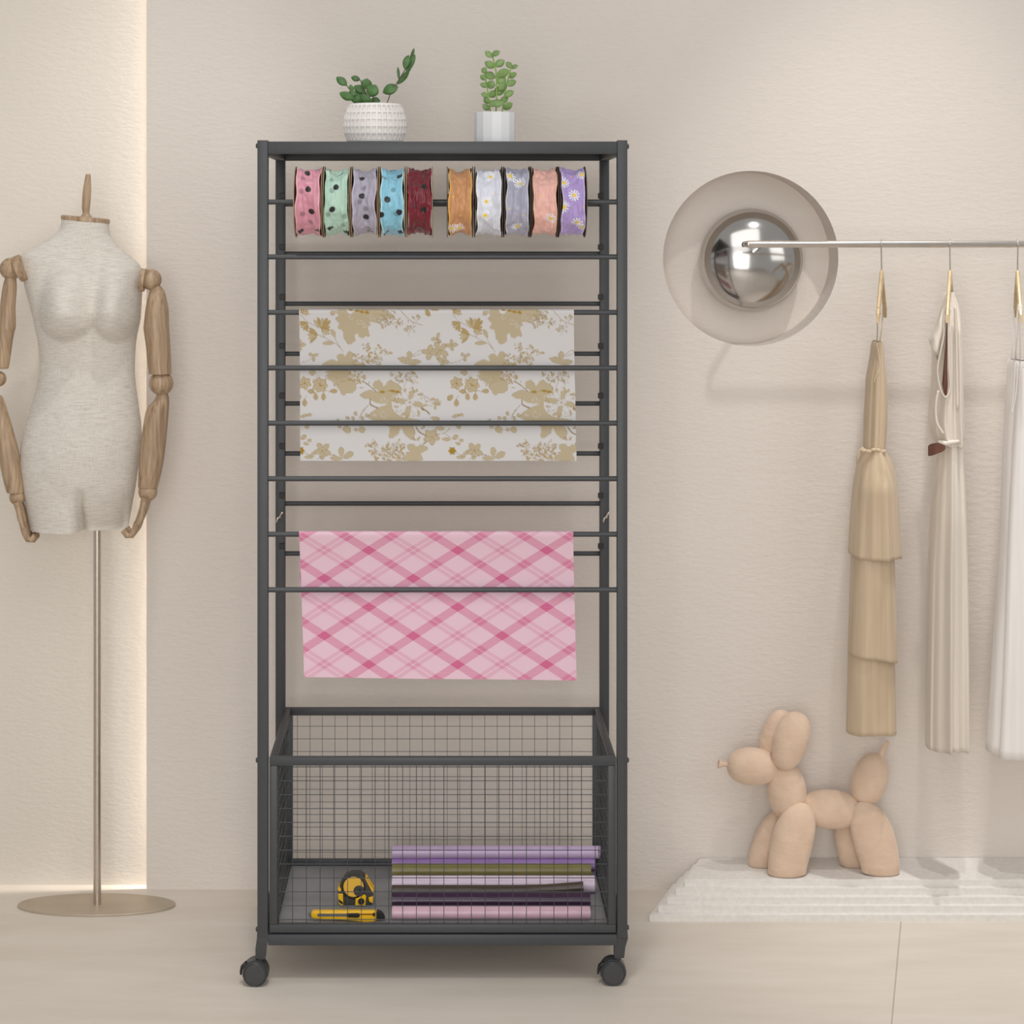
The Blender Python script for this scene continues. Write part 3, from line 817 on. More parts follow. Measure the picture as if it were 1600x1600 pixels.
# ------------------------------------------------------------------ pots and plants
def leaf(bm, c, L, W, ang, dep=0.0, bend=.12, yaw=0.0):
    n = 8; rows = []
    d = Vector((math.cos(ang), 0, math.sin(ang))); s = Vector((-math.sin(ang), 0, math.cos(ang))); f = Vector((0, -1, 0))
    f = (f*math.cos(yaw) + s*math.sin(yaw)); s2 = s*math.cos(yaw) + Vector((0,1,0))*math.sin(yaw)
    grid = []
    for i in range(n+1):
        t = i/n; w = W/2*(math.sin(PI*t)**.72)
        base = c + d*(t-.5)*L + Vector((0, dep, 0)) + f*(bend*L*(math.sin(PI*t)))
        grid.append([base - s2*w + f*(-.10*w), base - s2*w*.5, base, base + s2*w*.5, base + s2*w + f*(-.10*w)])
    fr = [[bm.verts.new(p) for p in g] for g in grid]; bk = [[bm.verts.new(p + Vector((0, .0006, 0))) for p in g] for g in grid]
    for i in range(n):
        for j in range(4):
            bm.faces.new((fr[i][j], fr[i][j+1], fr[i+1][j+1], fr[i+1][j])); bm.faces.new((bk[i][j], bk[i+1][j], bk[i+1][j+1], bk[i][j+1]))
        bm.faces.new((fr[i][0], fr[i+1][0], bk[i+1][0], bk[i][0])); bm.faces.new((fr[i][4], bk[i][4], bk[i+1][4], fr[i+1][4]))

YP = 3.905; ZS = zt1
def Q(cx, cy): return P(500+cx/4.706, 60+cy/4.706, YP)
s_ = YP/F/4.706
pot = thing('potted_plant', 'eucalyptus sprigs in a round white dimpled pot on the rack top', 'plant', (wx(586, YP), YP, ZS))
bm = bmesh.new()
cxp = wx(586, YP); top = wz(163, YP); hgt = top-ZS
def pr(t):
    return (.0525 + .0135*math.sin(PI*min(1, max(0, (t*.86+.10))))**1.0 + .0004)
nseg, nrow = 34, 5
rings = []
hs = [0, .04] + [.06+.90*i/nrow for i in range(nrow+1)] + [1.0]
prof = [(pr(h)*(.93 if h < .03 else 1), hgt*h) for h in hs]
vs = lathe(bm, prof, (cxp, YP, ZS), nseg, 'Z', True, False)
bmesh.ops.recalc_face_normals(bm, faces=bm.faces[:])
faces = [f for f in bm.faces if len(f.verts) == 4 and .065 < (f.calc_center_median().z-ZS)/hgt < .96]
r_ = bmesh.ops.inset_individual(bm, faces=faces, thickness=.0023, depth=0)
r2 = bmesh.ops.inset_individual(bm, faces=faces, thickness=.0005, depth=-.0058)
inner = [[(cxp+(pr(1)-.005)*math.cos(2*PI*k/nseg), YP+(pr(1)-.005)*math.sin(2*PI*k/nseg), z) for k in range(nseg)] for z in (top, top-.02)]
iv = [[bm.verts.new(p) for p in r] for r in inner]
for k in range(nseg):
    j = (k+1) % nseg
    bm.faces.new((vs[-1][k], vs[-1][j], iv[0][j], iv[0][k])); bm.faces.new((iv[0][k], iv[0][j], iv[1][j], iv[1][k]))
obj('pot', bm, M_pot, pot, True, .35)
bm = bmesh.new(); lathe(bm, [(.0001, 0), (pr(1)-.0048, 0), (pr(1)-.0048, -.01), (.0001, -.01)], (cxp, YP, top-.008), 32); obj('soil', bm, M_soil, pot)
bm = bmesh.new()
for st in ([(490,520),(490,480),(518,405),(575,310),(625,230),(660,160),(682,95)], [(390,520),(375,475),(330,385),(300,310),(265,295)], [(340,520),(320,470),(235,395),(195,345),(165,320)], [(400,520),(395,470),(385,400)]):
    tube(bm, [Q(*p) + Vector((0, .004, 0)) for p in st], .0011, 6)
obj('stem', bm, M_euct, pot, True)
bm = bmesh.new()
EL = [(162,318,88,46,-38),(232,370,56,28,-72),(262,295,62,34,-15),(340,333,72,66,80),(290,372,88,50,-30),(388,388,88,78,60),(200,425,108,50,-22),(270,440,135,62,-35),(405,460,68,50,5),(310,408,60,44,10),(345,455,110,52,-38),(245,405,60,34,-20),
      (518,376,108,66,22),(576,255,86,17,95),(612,282,125,34,50),(638,178,96,44,74),(672,182,120,40,66),(650,225,60,26,60),(678,112,80,20,72)]
for i, (x, y, L, W, a) in enumerate(EL):
    leaf(bm, Q(x, y), L*s_*1.15, W*s_*1.3, math.radians(a), -.012+.006*(i % 5), .10, .3*math.sin(i*1.7))
obj('foliage', bm, M_euc, pot, True)

YQ = 3.895
def Q2(cx, cy): return P(500+cx/4.706, 60+cy/4.706, YQ)
pot2 = thing('potted_plant', 'bright green three stemmed plant in a white faceted pot on the rack top', 'plant', (wx(773, YQ), YQ, ZS))
bm = bmesh.new(); r8 = 32.4*YQ/F; tz = wz(176, YQ); n8 = 14
def ngon(r, z, n=n8): return [(wx(773,YQ)+r*math.cos(2*PI*(k+.15)/n), YQ+r*math.sin(2*PI*(k+.15)/n), z) for k in range(n)]
loft(bm, [ngon(r8*.97, ZS), ngon(r8, ZS+.003), ngon(r8, tz-.001), ngon(r8-.001, tz), ngon(r8-.004, tz), ngon(r8-.004, tz-.02)], True, False)
obj('pot', bm, M_pot2, pot2)
bm = bmesh.new(); loft(bm, [ngon(r8-.0042, tz-.012), ngon(r8-.0042, tz-.008)]); obj('soil', bm, M_soil, pot2)
for st in ([(1295,580),(1294,540),(1300,400),(1295,250),(1265,118)], [(1254,580),(1252,540),(1240,430),(1225,340),(1205,245)], [(1340,580),(1340,540),(1360,400),(1385,290),(1405,215)]):
    bm = bmesh.new(); tube(bm, [Q2(*p) for p in catmull(st, 4)], .0015, 8); obj('stem', bm, M_zzs, pot2, True)
bm = bmesh.new()
ZL = [(1240,120,60,35,-40),(1292,112,60,38,30),(1248,193,72,46,-30),(1322,182,72,46,30),(1250,272,78,52,-20),(1343,258,88,55,25),(1335,312,64,55,-50),(1258,340,58,55,70),(1270,408,58,45,30),(1318,385,72,55,10),(1305,480,78,50,10),(1342,355,64,50,40),
 (1390,195,52,35,-45),(1430,208,52,28,25),(1415,268,62,36,25),(1405,330,68,42,25),(1390,408,68,42,30),(1380,497,72,45,30),(1355,450,64,38,40),
 (1208,232,42,36,60),(1200,290,48,32,-40),(1205,345,52,32,-20),(1210,415,48,32,-20),(1228,455,52,42,-40),(1222,505,58,36,-35),(1270,480,54,42,40)]
for i, (x, y, L, W, a) in enumerate(ZL):
    leaf(bm, Q2(x, y), L*s_*1.2, W*s_*1.25, math.radians(a), -.008+.004*(i % 5), .08, .35*math.sin(i*2.1))
obj('foliage', bm, M_zz, pot2, True)

# ------------------------------------------------------------------ mannequin
YM = 4.20
man = thing('mannequin', 'linen dressmaker mannequin with jointed wooden arms on a steel pole stand', 'mannequin', (wx(152, 4.245), 4.245, 0))
def torso():
    L = [(346,97),(352,96.5),(360,94),(368,86),(376,73),(384,58),(391,43),(396,35),(402,31),(412,29),(424,31),(440,37.5),(465,44),(490,51),(530,59.5),(560,62.5),(580,62.5),(605,58),(640,47.5),(670,38.5),(700,32.5),(730,31.5),(765,37),(800,43),(825,47.5)]
    R = [(346,170),(352,170),(362,171),(372,174),(380,181),(390,191),(400,203),(408,213),(416,220),(426,222),(440,222.5),(470,221),(500,219),(525,213.5),(545,211),(580,210),(600,211.5),(630,215.5),(660,220),(680,221),(720,217),(760,211.5),(800,204),(825,199)]
    D = [(346,.042),(365,.045),(390,.050),(420,.062),(460,.078),(490,.084),(540,.072),(580,.066),(640,.078),(700,.090),(760,.090),(825,.084)]
    def ip(T, y):
        for (a, va), (b, vb) in zip(T, T[1:]):
            if y <= b: t = max(0, (y-a)/(b-a)); return va+(vb-va)*t
        return T[-1][1]
    n = 96; rings = []; s = YM/F
    ysq = [346 + (825-346)*i/150 for i in range(151)]
    # light smoothing of the outlines
    def sm(T, y): return sum(ip(T, min(825, max(346, y+d)))*w for d, w in ((-5,.2),(-2.5,.2),(0,.2),(2.5,.2),(5,.2)))
    for y in ysq:
        l, r, d = sm(L, y), sm(R, y), sm(D, y)
        c, h = (l+r)/2, (r-l)/2; ring = []
        for i in range(n):
            a = 2*PI*i/n; ca, sa = math.cos(a), math.sin(a)
            ex = .92
            x = math.copysign(abs(ca)**ex, ca); yy = math.copysign(abs(sa)**ex, sa)
            px = c+h*x
            Y = YM + d*yy
            if sa < 0:                     # front
                def b(cx, cy, wx_, wt, wb, amp):
                    dx = (px-cx)/wx_; dy = (y-cy)/(wt if y < cy else wb)
                    q = dx*dx+dy*dy
                    return amp*max(0, 1-q)**(1.9 if y < cy-10 else 1.9-1.1*min(1, (y-cy+10)/34)) if q < 1 else 0
                f = min(1, -sa*2.2)
                Y -= f*b(112, 484, 46, 84, 46, .054)
                Y -= f*b(190, 482, 37, 84, 50, .054)
                Y -= f*b(130, 690, 60, 80, 80, .008)
                # spine of the belly and hip rotation
                g = math.exp(-((px-(134+ (825-y)*.03))/5)**2) * max(0, (y-755)/70)**.7
                Y += f*g*.06
                if y > 740: Y += f*.042*max(0, min(1, (px-133)/(8+max(0, 800-y)*.3)))*max(0, min(1, (y-738)/80))**2
            tz = 0
            if y < 372: tz = (px-133)*.085*(372-y)/26
            ring.append((wx(px, YM), Y, wz(y+tz, YM)))
        rings.append(ring)
    bm = bmesh.new(); loft(bm, rings); return bm
obj('torso', torso(), M_linen, man, True, 1.2)
bm = bmesh.new()
rg = []
for (dz, k) in ((0, .97), (1, 1.0), (6, 1.0), (7.5, .95)):
    rg.append([(wx(133.5+38*k*math.cos(2*PI*i/48), YM), YM+.0435*k*math.sin(2*PI*i/48), wz(346.5-dz+math.cos(2*PI*i/48)*38*.085, YM)) for i in range(48)])
loft(bm, rg); obj('neck_cap', bm, M_wood, man, True, .5)
bm = bmesh.new()
pxloft(bm, [(342,123,145),(338,126,143),(333,129,140),(325,128,140.5),(310,128.5,142),(295,130,142.5),(280,132.5,142),(273,134,141.5),(272,135.5,140.5)], YM, 1.0, 20)
obj('finial', bm, M_wood, man, True, 1.0)
def ballp(name, px, py, rpx, par, Y=YM, mat=M_wood):
    bm = bmesh.new(); r = rpx*Y/F; ellipsoid(bm, P(px, py, Y), r, r, r, 0, 24, 16); return obj(name, bm, mat, par, True)
def arm(rows_u, rows_f, sh, el, wr, cap, fing, palm, Y, th):
    a = bmesh.new()
    pxloft(a, rows_u, Y, 1.05, 24); up = obj('upper_arm', a, M_wood, man, True, 1.0)
    ballp('shoulder_joint', *sh, man, Y)
    bm = bmesh.new(); c0, c1, rr = cap
    tube(bm, [P(*c0, Y), P(*c1, Y)], rr*Y/F, 28); obj('shoulder_plate', bm, M_wood, man, True, .6)
    ballp('elbow_joint', *el, man, Y)
    a = bmesh.new(); pxloft(a, rows_f, Y, .95, 24); obj('forearm', a, M_wood, man, True, 1.0)
    ballp('wrist_joint', *wr, man, Y)
    bm = bmesh.new(); tube(bm, [P(x, y, Y) for x, y, r in palm], [r*Y/F for x, y, r in palm], 14, flat=2.6)
    hand = obj('hand', bm, M_wood, man, True, 1.0)
    for k, L in enumerate((.93, 1.0, .97, .86)):
        off = (k-1.5)*.0105
        p0 = Vector(fing[0][:2]); bm = bmesh.new()
        pts = [P(*(p0+(Vector(f[:2])-p0)*L), Y)+Vector((0, off, 0)) for f in fing]
        tube(bm, pts, [f[2]*Y/F for f in fing], 10); obj('finger', bm, M_wood, hand, True, 1.0)
    bm = bmesh.new(); tube(bm, [P(x, y, Y)+Vector((0, -d, 0)) for x, y, d, r in th], [r*Y/F for x, y, d, r in th], 10); obj('thumb', bm, M_wood, hand, True, 1.0)
arm([(434,8,25),(450,4,26),(480,0,24),(510,-3,24.5),(520,-4,22),(545,-6,18),(572,-8,14),(576,-7,12)],
    [(618,-8,2),(625,-11,6),(640,-12,11),(670,-8,20),(700,-4,28),(735,2,34),(765,9,38),(770,12,38)],
    (17,420,17.5), (-2,592,12), (27,777,12.5), ((27,421),(37,417),21),
    [(38,815,6),(42,832,5.5),(47,843,5),(53,843,4.8),(59,836,4.6)], [(28,783,7),(33,798,6.6),(38,815,6)], 4.165, [(32,790,.022,5),(36,808,.027,4.5),(41,822,.027,3.6)])
arm([(446,236,250),(455,234,257),(480,228,263),(505,225,264),(515,224.5,264.5),(540,228,266),(570,231,267.5),(584,233,268)],
    [(613,246,262),(625,241,264.5),(640,229,264),(670,223,261.5),(700,219,258.5),(730,216.5,254),(758,215.5,247.5),(762,217,246)],
    (236,437,16.5), (252,599,19), (231,768,15), ((219,437),(227,438),18),
    [(217,815,6),(213,826,5.5),(206,836,5),(199,836,4.8),(193,828,4.6)], [(229,776,8),(225,795,7),(217,815,6)], 4.165, [(228,782,.022,5),(226,800,.027,4.5),(219,816,.027,3.6)])
YPL = 4.245
bm = bmesh.new(); lathe(bm, [(.0088, 0), (.0088, wz(815, YPL))], (wx(152, YPL), YPL, .004), 24, 'Z', True, True)
obj('pole', bm, M_steel, man, True, .8)
bm = bmesh.new()
cxb = wx(151, YPL); aX, aY = 123*YPL/F, .068
loft(bm, [[(cxb+aX*k*math.cos(2*PI*i/80), YPL+aY*k*math.sin(2*PI*i/80), z) for i in range(80)] for z, k in ((0, .995), (.001, 1), (.004, 1), (.005, .995))])
obj('base_plate', bm, M_basep, man, True, .5)

# ------------------------------------------------------------------ platform
bm = bmesh.new()
hl = .0149; ztop = 0
for k in range(5):
    yf = 4.150+.0135*k
    xl_f = wx(1015+13.7*k, yf); xl_b = wx(1052+10.5*k, YW)
    z0, z1 = hl*k, hl*(k+1)
    vv = [(xl_f, yf), (2.2, yf), (2.2, YW-.0015), (xl_b, YW-.0015)]
    b2 = bmesh.new(); loft(b2, [[(x, y, z0) for x, y in vv], [(x, y, z1) for x, y in vv]])
    bmesh.ops.bevel(b2, geom=[e for e in b2.edges if e.verts[0].co.z > z1-1e-6 and e.verts[1].co.z > z1-1e-6], offset=.0007, segments=1, affect='EDGES')
    me = bpy.data.meshes.new('t'); b2.to_mesh(me); b2.free(); bm.from_mesh(me); bpy.data.meshes.remove(me)
    ztop = z1
pl = obj('platform', bm, M_plat, None, False)
tag(pl, 'low white five stepped plinth along the wall under the dresses', 'platform')

# ------------------------------------------------------------------ balloon dog plush
ZD = ztop
YD = 4.262; YN, YFR = 4.232, 4.292
dog = thing('plush_dog', 'blush pink balloon style stuffed dog standing on the white stepped plinth', 'toy dog', (wx(1295, YD), YD, ZD))
def seg(name, cx, cy, rx, rz, Y, ry, ang, taper=0, pw=.82):
    bm = bmesh.new(); k = Y/F
    ellipsoid(bm, P(cx, cy, Y), rx*k, ry, rz*k, math.radians(ang), 36, 22, taper, pw)
    return obj(name, bm, M_dog, dog, True)
seg('snout', 1177, 1197.5, 29, 41, YD, .036, 90+3, -.05)
bm = bmesh.new()
k = YD/F
pts = [P(1142, 1195, YD), P(1135, 1194.5, YD), P(1129, 1194, YD), P(1124.5, 1193.8, YD), P(1122.5, 1193.6, YD), P(1124, 1193.7, YD)]
tube(bm, pts, [6*k, 3.6*k, 3.8*k, 6.5*k, 7.4*k, 4.5*k], 16); obj('nozzle', bm, M_dog, dog, True, 1.0)
seg('ear', 1235.5, 1157.5, 27.5, 46.5, YD-.020, .027, 17, .03)
seg('ear', 1213, 1152, 25, 44, YD+.024, .026, 19, .03)
seg('neck', 1229, 1236, 30.5, 45, YD, .035, -6, 0)
seg('body', 1298, 1264.5, 30, 47, YD, .036, 90+4, 0, .7)
seg('tail', 1359, 1217, 27.5, 41.5, YD, .034, 17, -.05)
bm = bmesh.new(); tube(bm, [P(1374, 1186, YD), P(1378, 1176, YD), P(1382, 1166, YD), P(1387.5, 1158.5, YD)], [6*k, 4*k, 4.3*k, 3*k], 14); obj('tail_tip', bm, M_dog, dog, True)
def leg(top, bot, w_top, w_mid, w_bot, Y, ry):
    k = Y/F; zb = ZD+.0005; zt = wz(top[1], Y); rings = []; n = 36
    N = 20
    for j in range(N+1):
        t = (j/N)**1.5 if j < N else 1
        hw = (w_mid*math.sin(PI*min(1, (t*.62+.0)))**.62 if t < .8 else 0)
        prof = math.sqrt(max(0, 1-(1-t/.5)**2.2)) if t < .5 else 1 - (1-w_bot/w_mid)*((t-.5)/.5)**2
        hw = w_mid*max(prof, .02)
        if j == N: hw *= .86
        cx = top[0] + (bot - top[0])*(t**.85)
        z = zt+(zb-zt)*(t if j < N else 1)
        if j == N-1: z = zb + .004; 
        rings.append([(wx(cx, Y)+hw*k*math.cos(2*PI*i/n), Y+ry*(hw/w_mid)*math.sin(2*PI*i/n), z) for i in range(n)])
    bm = bmesh.new(); loft(bm, rings); return obj('leg', bm, M_dog, dog, True, .9)
leg((1252, 1254), 1228, 10, 33, 28.5, YN, .028)
leg((1226, 1262), 1190, 10, 27, 22, YFR, .025)
leg((1349, 1252), 1378, 10, 34, 28, YN+.008, .027)
leg((1320, 1268), 1334, 10, 24, 20, YFR, .024)

# ------------------------------------------------------------------ clothes rail
YRL = 4.17
rail = thing('clothes_rail', 'polished chrome wall dome with a thin silver hanging rail, set in the round niche', 'clothes rail', (NX, YW+ND, NZ))
YBL = 4.31
bxc, bzc, br = wx(1175, 4.40), wz(406.5, 4.40), 81*4.40/F
bm = bmesh.new()
prof = [(.0001, -.062)]
for i in range(1, 19):
    a = PI/2*i/18; prof.append((br*math.sin(a)*.955, -.062*math.cos(a)))
prof += [(br*.985, .006), (br, .014), (br*.985, .024), (br*.9, .034), (br*.5, YW+ND-4.40)]
lathe(bm, prof, (bxc, 4.40, bzc), 72, 'Y', False, True)
obj('dome', bm, M_chrome, rail, True, .9)
rz = wz(381.5, YRL)
bm = bmesh.new(); x0 = wx(1166, YRL)
tube(bm, [(bxc-.004, 4.345, wz(392, 4.34)), (bxc-.006, 4.25, rz-.004), (x0-.001, YRL+.02, rz-.001), (x0+.003, YRL+.004, rz), (x0+.012, YRL, rz)], [.006, .006, .0068, .0074, .0074], 16)
obj('bracket', bm, M_silver, rail, True)
bm = bmesh.new(); tube(bm, [(x0+.008, YRL, rz), (2.0, YRL, rz)], .0078, 20); obj('rail', bm, M_silver, rail, True, .8)
bm = bmesh.new(); tube(bm, [(2.0, YRL-.006, rz), (2.0, YW-.0005, rz)], .009, 16); obj('bracket', bm, M_silver, rail, True, .8)

# hangers: seen almost edge-on
def hanger(px, label, yaw):
    x = wx(px, YRL)
    t = thing('clothes_hanger', label, 'hanger', (x, YRL, rz-.16), 'hangers on the silver rail')
    M = Matrix.Translation((x, YRL, 0)) @ Matrix.Rotation(yaw, 4, 'Z')   # local Y = hanger width
    bm = bmesh.new(); r = .0098; zt = rz
    zneck = wz(428, YRL)
    # hook curls over the rail in the plane across it
    pts = [(0, -r*math.sin(a), zt + r*math.cos(a)) for a in [-1.9+.35*i for i in range(11)]]
    pts = pts[::-1]
    pts = [(0, .0, zneck-.01), (0, .0, zneck+.025), (0, -.006, zt-.022)] + [(0, -(r)*math.cos(a), zt + r*math.sin(a)) for a in [-.5+.4*i for i in range(9)]]
    tube(bm, [M @ Vector(p) for p in pts], .0016, 8); obj('hook', bm, M_silver, t, True)
    bm = bmesh.new(); hw = .115; th = .0042; rings = []
    for i in range(-10, 11):
        u = i/10; yy = hw*u; zc = zneck - .006 - .088*abs(u)**1.15
        hh = .012*(1-.25*abs(u)) if abs(u) > .05 else .015
        tt = th*(1-.15*abs(u))
        rings.append([M @ Vector(p) for p in ((-tt, yy, zc-hh), (tt, yy, zc-hh), (tt, yy, zc+hh*.7), (tt*.5, yy, zc+hh), (-tt*.5, yy, zc+hh), (-tt, yy, zc+hh*.7))])
    loft(bm, rings); obj('shoulder_bar', bm, M_hang, t, True, .6)
    def on_bar(u): return M @ Vector((0, hw*u, zneck - .006 - .088*abs(u)**1.15 + .006))
    return on_bar
ang = lambda px: -math.atan2(wx(px, YRL), YRL)
bar1 = hanger(1377.5, 'pale gold wood hanger holding the tan tiered dress', ang(1377.5)-.07)
hanger(1484.5, 'pale gold hanger holding the cream satin dress in the middle of the rail', ang(1484.5)-.05)
bar3 = hanger(1590, 'pale gold hanger holding the white dress at the right picture edge', ang(1590)+.06)

def garment(name, rows, mat, par, Y, depth, nf, amp, seed, n=96, k=6, hem=None, thick=True, cap0=False):
    """hollow cloth tube: rows (py, xl, xr); pleats grow downwards"""
    rng = random.Random(seed); p1, p2, p3 = (rng.uniform(0, 6.28) for _ in range(3))
    R = catmull(rows, k); y0, y1 = R[0][0], R[-1][0]; rings = []
    for y, l, r in R:
        c, h = (l+r)/2, (r-l)/2; t = (y-y0)/(y1-y0); ring = []
        A = amp*(.35+.65*t)
        for i in range(n):
            a = 2*PI*i/n
            m = 1 + A*(math.sin(nf*a+p1+.6*t) + .55*math.sin((nf*2+1)*a+p2-.5*t) + .35*math.sin((nf-3)*a+p3))/1.6
            hw = h*Y/F
            d = depth if not callable(depth) else depth(y)
            x = wx(c, Y)+hw*math.cos(a)*min(1.0, (.86+.14*m)); yy = Y + d*math.sin(a)*m
            # folds that also swing sideways
            x += hw*A*.25*math.sin(nf*a+p1+1.3)*abs(math.sin(a))
            zz = wz(y, Y)
            if hem: zz += hem(i/n, t)
            ring.append((x, yy, zz))
        rings.append(ring)
    bm = bmesh.new(); loft(bm, rings, cap0, False)
    o = obj(name, bm, mat, par, True)
    if thick:
        md = o.modifiers.new('thickness', 'SOLIDIFY'); md.thickness = .0016; md.offset = -1
    return o

YG = 4.205
# 1: tan tiered chiffon dress
d1 = thing('dress', 'tan chiffon dress with a tiered skirt, leftmost on the rail', 'dress', (wx(1365, YG), YG, wz(1143, YG)), 'dresses on the rail')
garment('bodice', [(533,1366,1376),(540,1363,1378),(560,1360,1380),(590,1354,1384),(615,1352.5,1385),(650,1350.5,1385.5),(680,1349.5,1384),(700,1349,1382.5),(708,1349,1382)], M_tan, d1, YG, .040, 7, .16, 4)
for u, q in ((-.86, P(1370, 539, YG-.03)), (.86, P(1374, 540, YG+.03))):
    a = bar1(u); bm = bmesh.new(); tube(bm, [a+Vector((.004, 0, -.012)), a+Vector((.003, 0, .004)), a+Vector((-.003, 0, .004)), a+Vector((-.004, 0, -.012)), (a+q)/2, q], .0013, 8); obj('strap', bm, M_tan, d1, True)
bm = bmesh.new(); tube(bm, [P(x, y, YG-.0405) for x, y in catmull([(1370,536),(1373,555),(1374.5,575),(1369,588),(1366,596),(1368,598)], 5)], .0016, 8); obj('neckline_trim', bm, M_tan, d1, True)
garment('skirt_tier', [(1005,1326,1396),(1040,1325,1397.5),(1080,1324,1398.5),(1143,1322.5,1400)], M_tan, d1, YG, .047, 4, .11, 11, hem=lambda u, t: .002*math.sin(u*19)*t)
garment('skirt_tier', [(840,1331,1394),(880,1330,1396.5),(930,1328,1398),(980,1326.5,1400),(1025,1325,1401.5)], M_tan, d1, YG, .062, 3, .09, 12, hem=lambda u, t: -(.010*math.cos(2*PI*u)+.003*math.sin(u*14))*t)
garment('skirt_tier', [(700,1350,1381),(703,1349,1383),(708,1347,1386),(720,1342,1392),(740,1337,1398),(780,1332,1402),(820,1329,1404.5),(868,1326,1407.5)], M_tan, d1, YG, lambda y: .042+.028*min(1, (y-700)/60), 5, .11, 13, hem=lambda u, t: -(.006*math.cos(2*PI*u)+.004*math.sin(u*12.5))*t)
bm = bmesh.new()
for k in range(5):
    q = P(1350+k*7.5, 704+1.5*math.sin(k*2), YG-.041)
    ellipsoid(bm, q, .0075, .005, .0045, .3*math.sin(k*3), 14, 8)
obj('waist_gather', bm, M_tan, d1, True)
bm = bmesh.new(); tube(bm, [P(x, y, YG-.035) for x, y in ((1350,700),(1344,704),(1341,714),(1339,724))], [.004,.005,.004,.0015], 10, flat=.5); obj('bow_tail', bm, M_tan, d1, True)

# 2: cream satin wrap dress
d2 = thing('dress', 'cream satin wrap dress with a brown waist sash, between the tan and white dresses', 'dress', (wx(1481, YG), YG, wz(1166, YG)), 'dresses on the rail')
garment('bodice', [(456,1479,1488),(462,1475,1490),(472,1472,1494.5),(490,1467.5,1498),(520,1461,1499.5),(545,1458,1501),(580,1457,1502.5),(620,1454.5,1503.5),(655,1452,1504.5),(676,1454,1504.5),(688,1459,1503),(694,1464,1500)], M_cream, d2, YG, lambda y: .030+.030*min(1, (y-456)/60), 6, .20, 21, cap0=True)
# hanging collar flap
bm = bmesh.new()
fl = [[(1474,480),(1471,495)], [(1466,505),(1468,520)], [(1458,520),(1464,540)], [(1450,530),(1459,556)], [(1456,545),(1459,566)]]
loft(bm, [[P(a[0], a[1], YG-.055+.004*i), P((a[0]+b[0])/2+3, (a[1]+b[1])/2, YG-.062), P(b[0]+8, b[1], YG-.055), P((a[0]+b[0])/2+4, (a[1]+b[1])/2, YG-.045)] for i, (a, b) in enumerate(fl)])
obj('collar_flap', bm, M_cream, d2, True)
# wrap edge and slit
for pts, r in (([(1479,470),(1474,492),(1475,520),(1470,548),(1465,575),(1467,598),(1473,616),(1479,620),(1485,605),(1483,575),(1482,540),(1482,505),(1485,482)], .0022), ([(1492,478),(1494,520),(1495,580),(1496,640)], .003), ([(1466,610),(1462,635),(1464,660),(1474,678)], .003)):
    bm = bmesh.new(); tube(bm, [P(x, y, YG-.063) for x, y in catmull(pts, 5)], r, 8); obj('wrap_edge', bm, M_cream, d2, True)
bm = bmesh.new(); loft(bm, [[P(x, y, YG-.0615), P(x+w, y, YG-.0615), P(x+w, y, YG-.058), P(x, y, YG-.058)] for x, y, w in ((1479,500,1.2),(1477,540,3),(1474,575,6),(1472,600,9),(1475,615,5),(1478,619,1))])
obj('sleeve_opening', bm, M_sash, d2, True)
garment('skirt', [(692,1464,1501),(700,1464,1502),(720,1463,1503),(760,1459,1506),(820,1455,1508.5),(900,1451,1511.5),(1000,1449,1513),(1090,1447.5,1514),(1166,1447,1514.5)], M_cream, d2, YG, lambda y: .050+.012*min(1, (y-690)/120), 6, .24, 22, hem=lambda u, t: .003*math.sin(u*19)*t)
bm = bmesh.new()
loft(bm, [[P(x, a, YG-.058), P(x, b, YG-.060), P(x, b, YG-.050), P(x, a, YG-.048)] for x, a, b in ((1450,696,713),(1456,693,712),(1464,692,709),(1472,691,706),(1477,690,703))])
bmesh.ops.bevel(bm, geom=bm.edges[:], offset=.0015, segments=2, affect='EDGES')
obj('sash', bm, M_sash, d2, True, .7)
bm = bmesh.new(); tube(bm, [P(x, y, YG-.056) for x, y in ((1466,690),(1478,693),(1490,691),(1502,689))], [.003,.006,.005,.003], 10); obj('waist_knot', bm, M_cream, d2, True)

# 3: white slip dress, cut by the picture edge
d3 = thing('dress', 'long white slip dress cut off by the right picture edge', 'dress', (wx(1600, YG), YG, wz(1186, YG)), 'dresses on the rail')
garment('body', [(562,1581,1600),(570,1578,1603),(590,1576,1612),(620,1573,1620),(660,1571,1624),(720,1568,1628),(780,1566,1631),(860,1563,1636),(950,1556,1640),(1050,1549,1648),(1172,1541,1656)], M_white, d3, YG+.012, .052, 5, .16, 31, hem=lambda u, t: .002*math.sin(u*19)*t)
garment('front_panel', [(575,1590,1606),(590,1588,1609),(640,1586,1614),(720,1581,1622),(800,1577,1628),(900,1573,1634),(1050,1568,1646),(1185,1561,1656)], M_white, d3, YG-.030, .024, 4, .10, 32)
for u, q in ((-.86, P(1585, 568, YG-.03)), (-.8, P(1594, 568, YG-.03)), (.86, P(1580, 568, YG+.04)), (.8, P(1588, 568, YG+.04))):
    a = bar3(u); bm = bmesh.new(); tube(bm, [a+Vector((.004, 0, -.012)), a+Vector((.003, 0, .004)), a+Vector((-.003, 0, .004)), a+Vector((-.004, 0, -.012)), (a+q)/2, q], .0011, 8); obj('strap', bm, M_white, d3, True)
bm = bmesh.new(); tube(bm, [P(x, y, YG-.058) for x, y in catmull([(1586,566),(1585,600),(1581,640),(1583,640),(1588,610),(1591,566)], 5)], .0012, 8); obj('neckline_trim', bm, M_white, d3, True)

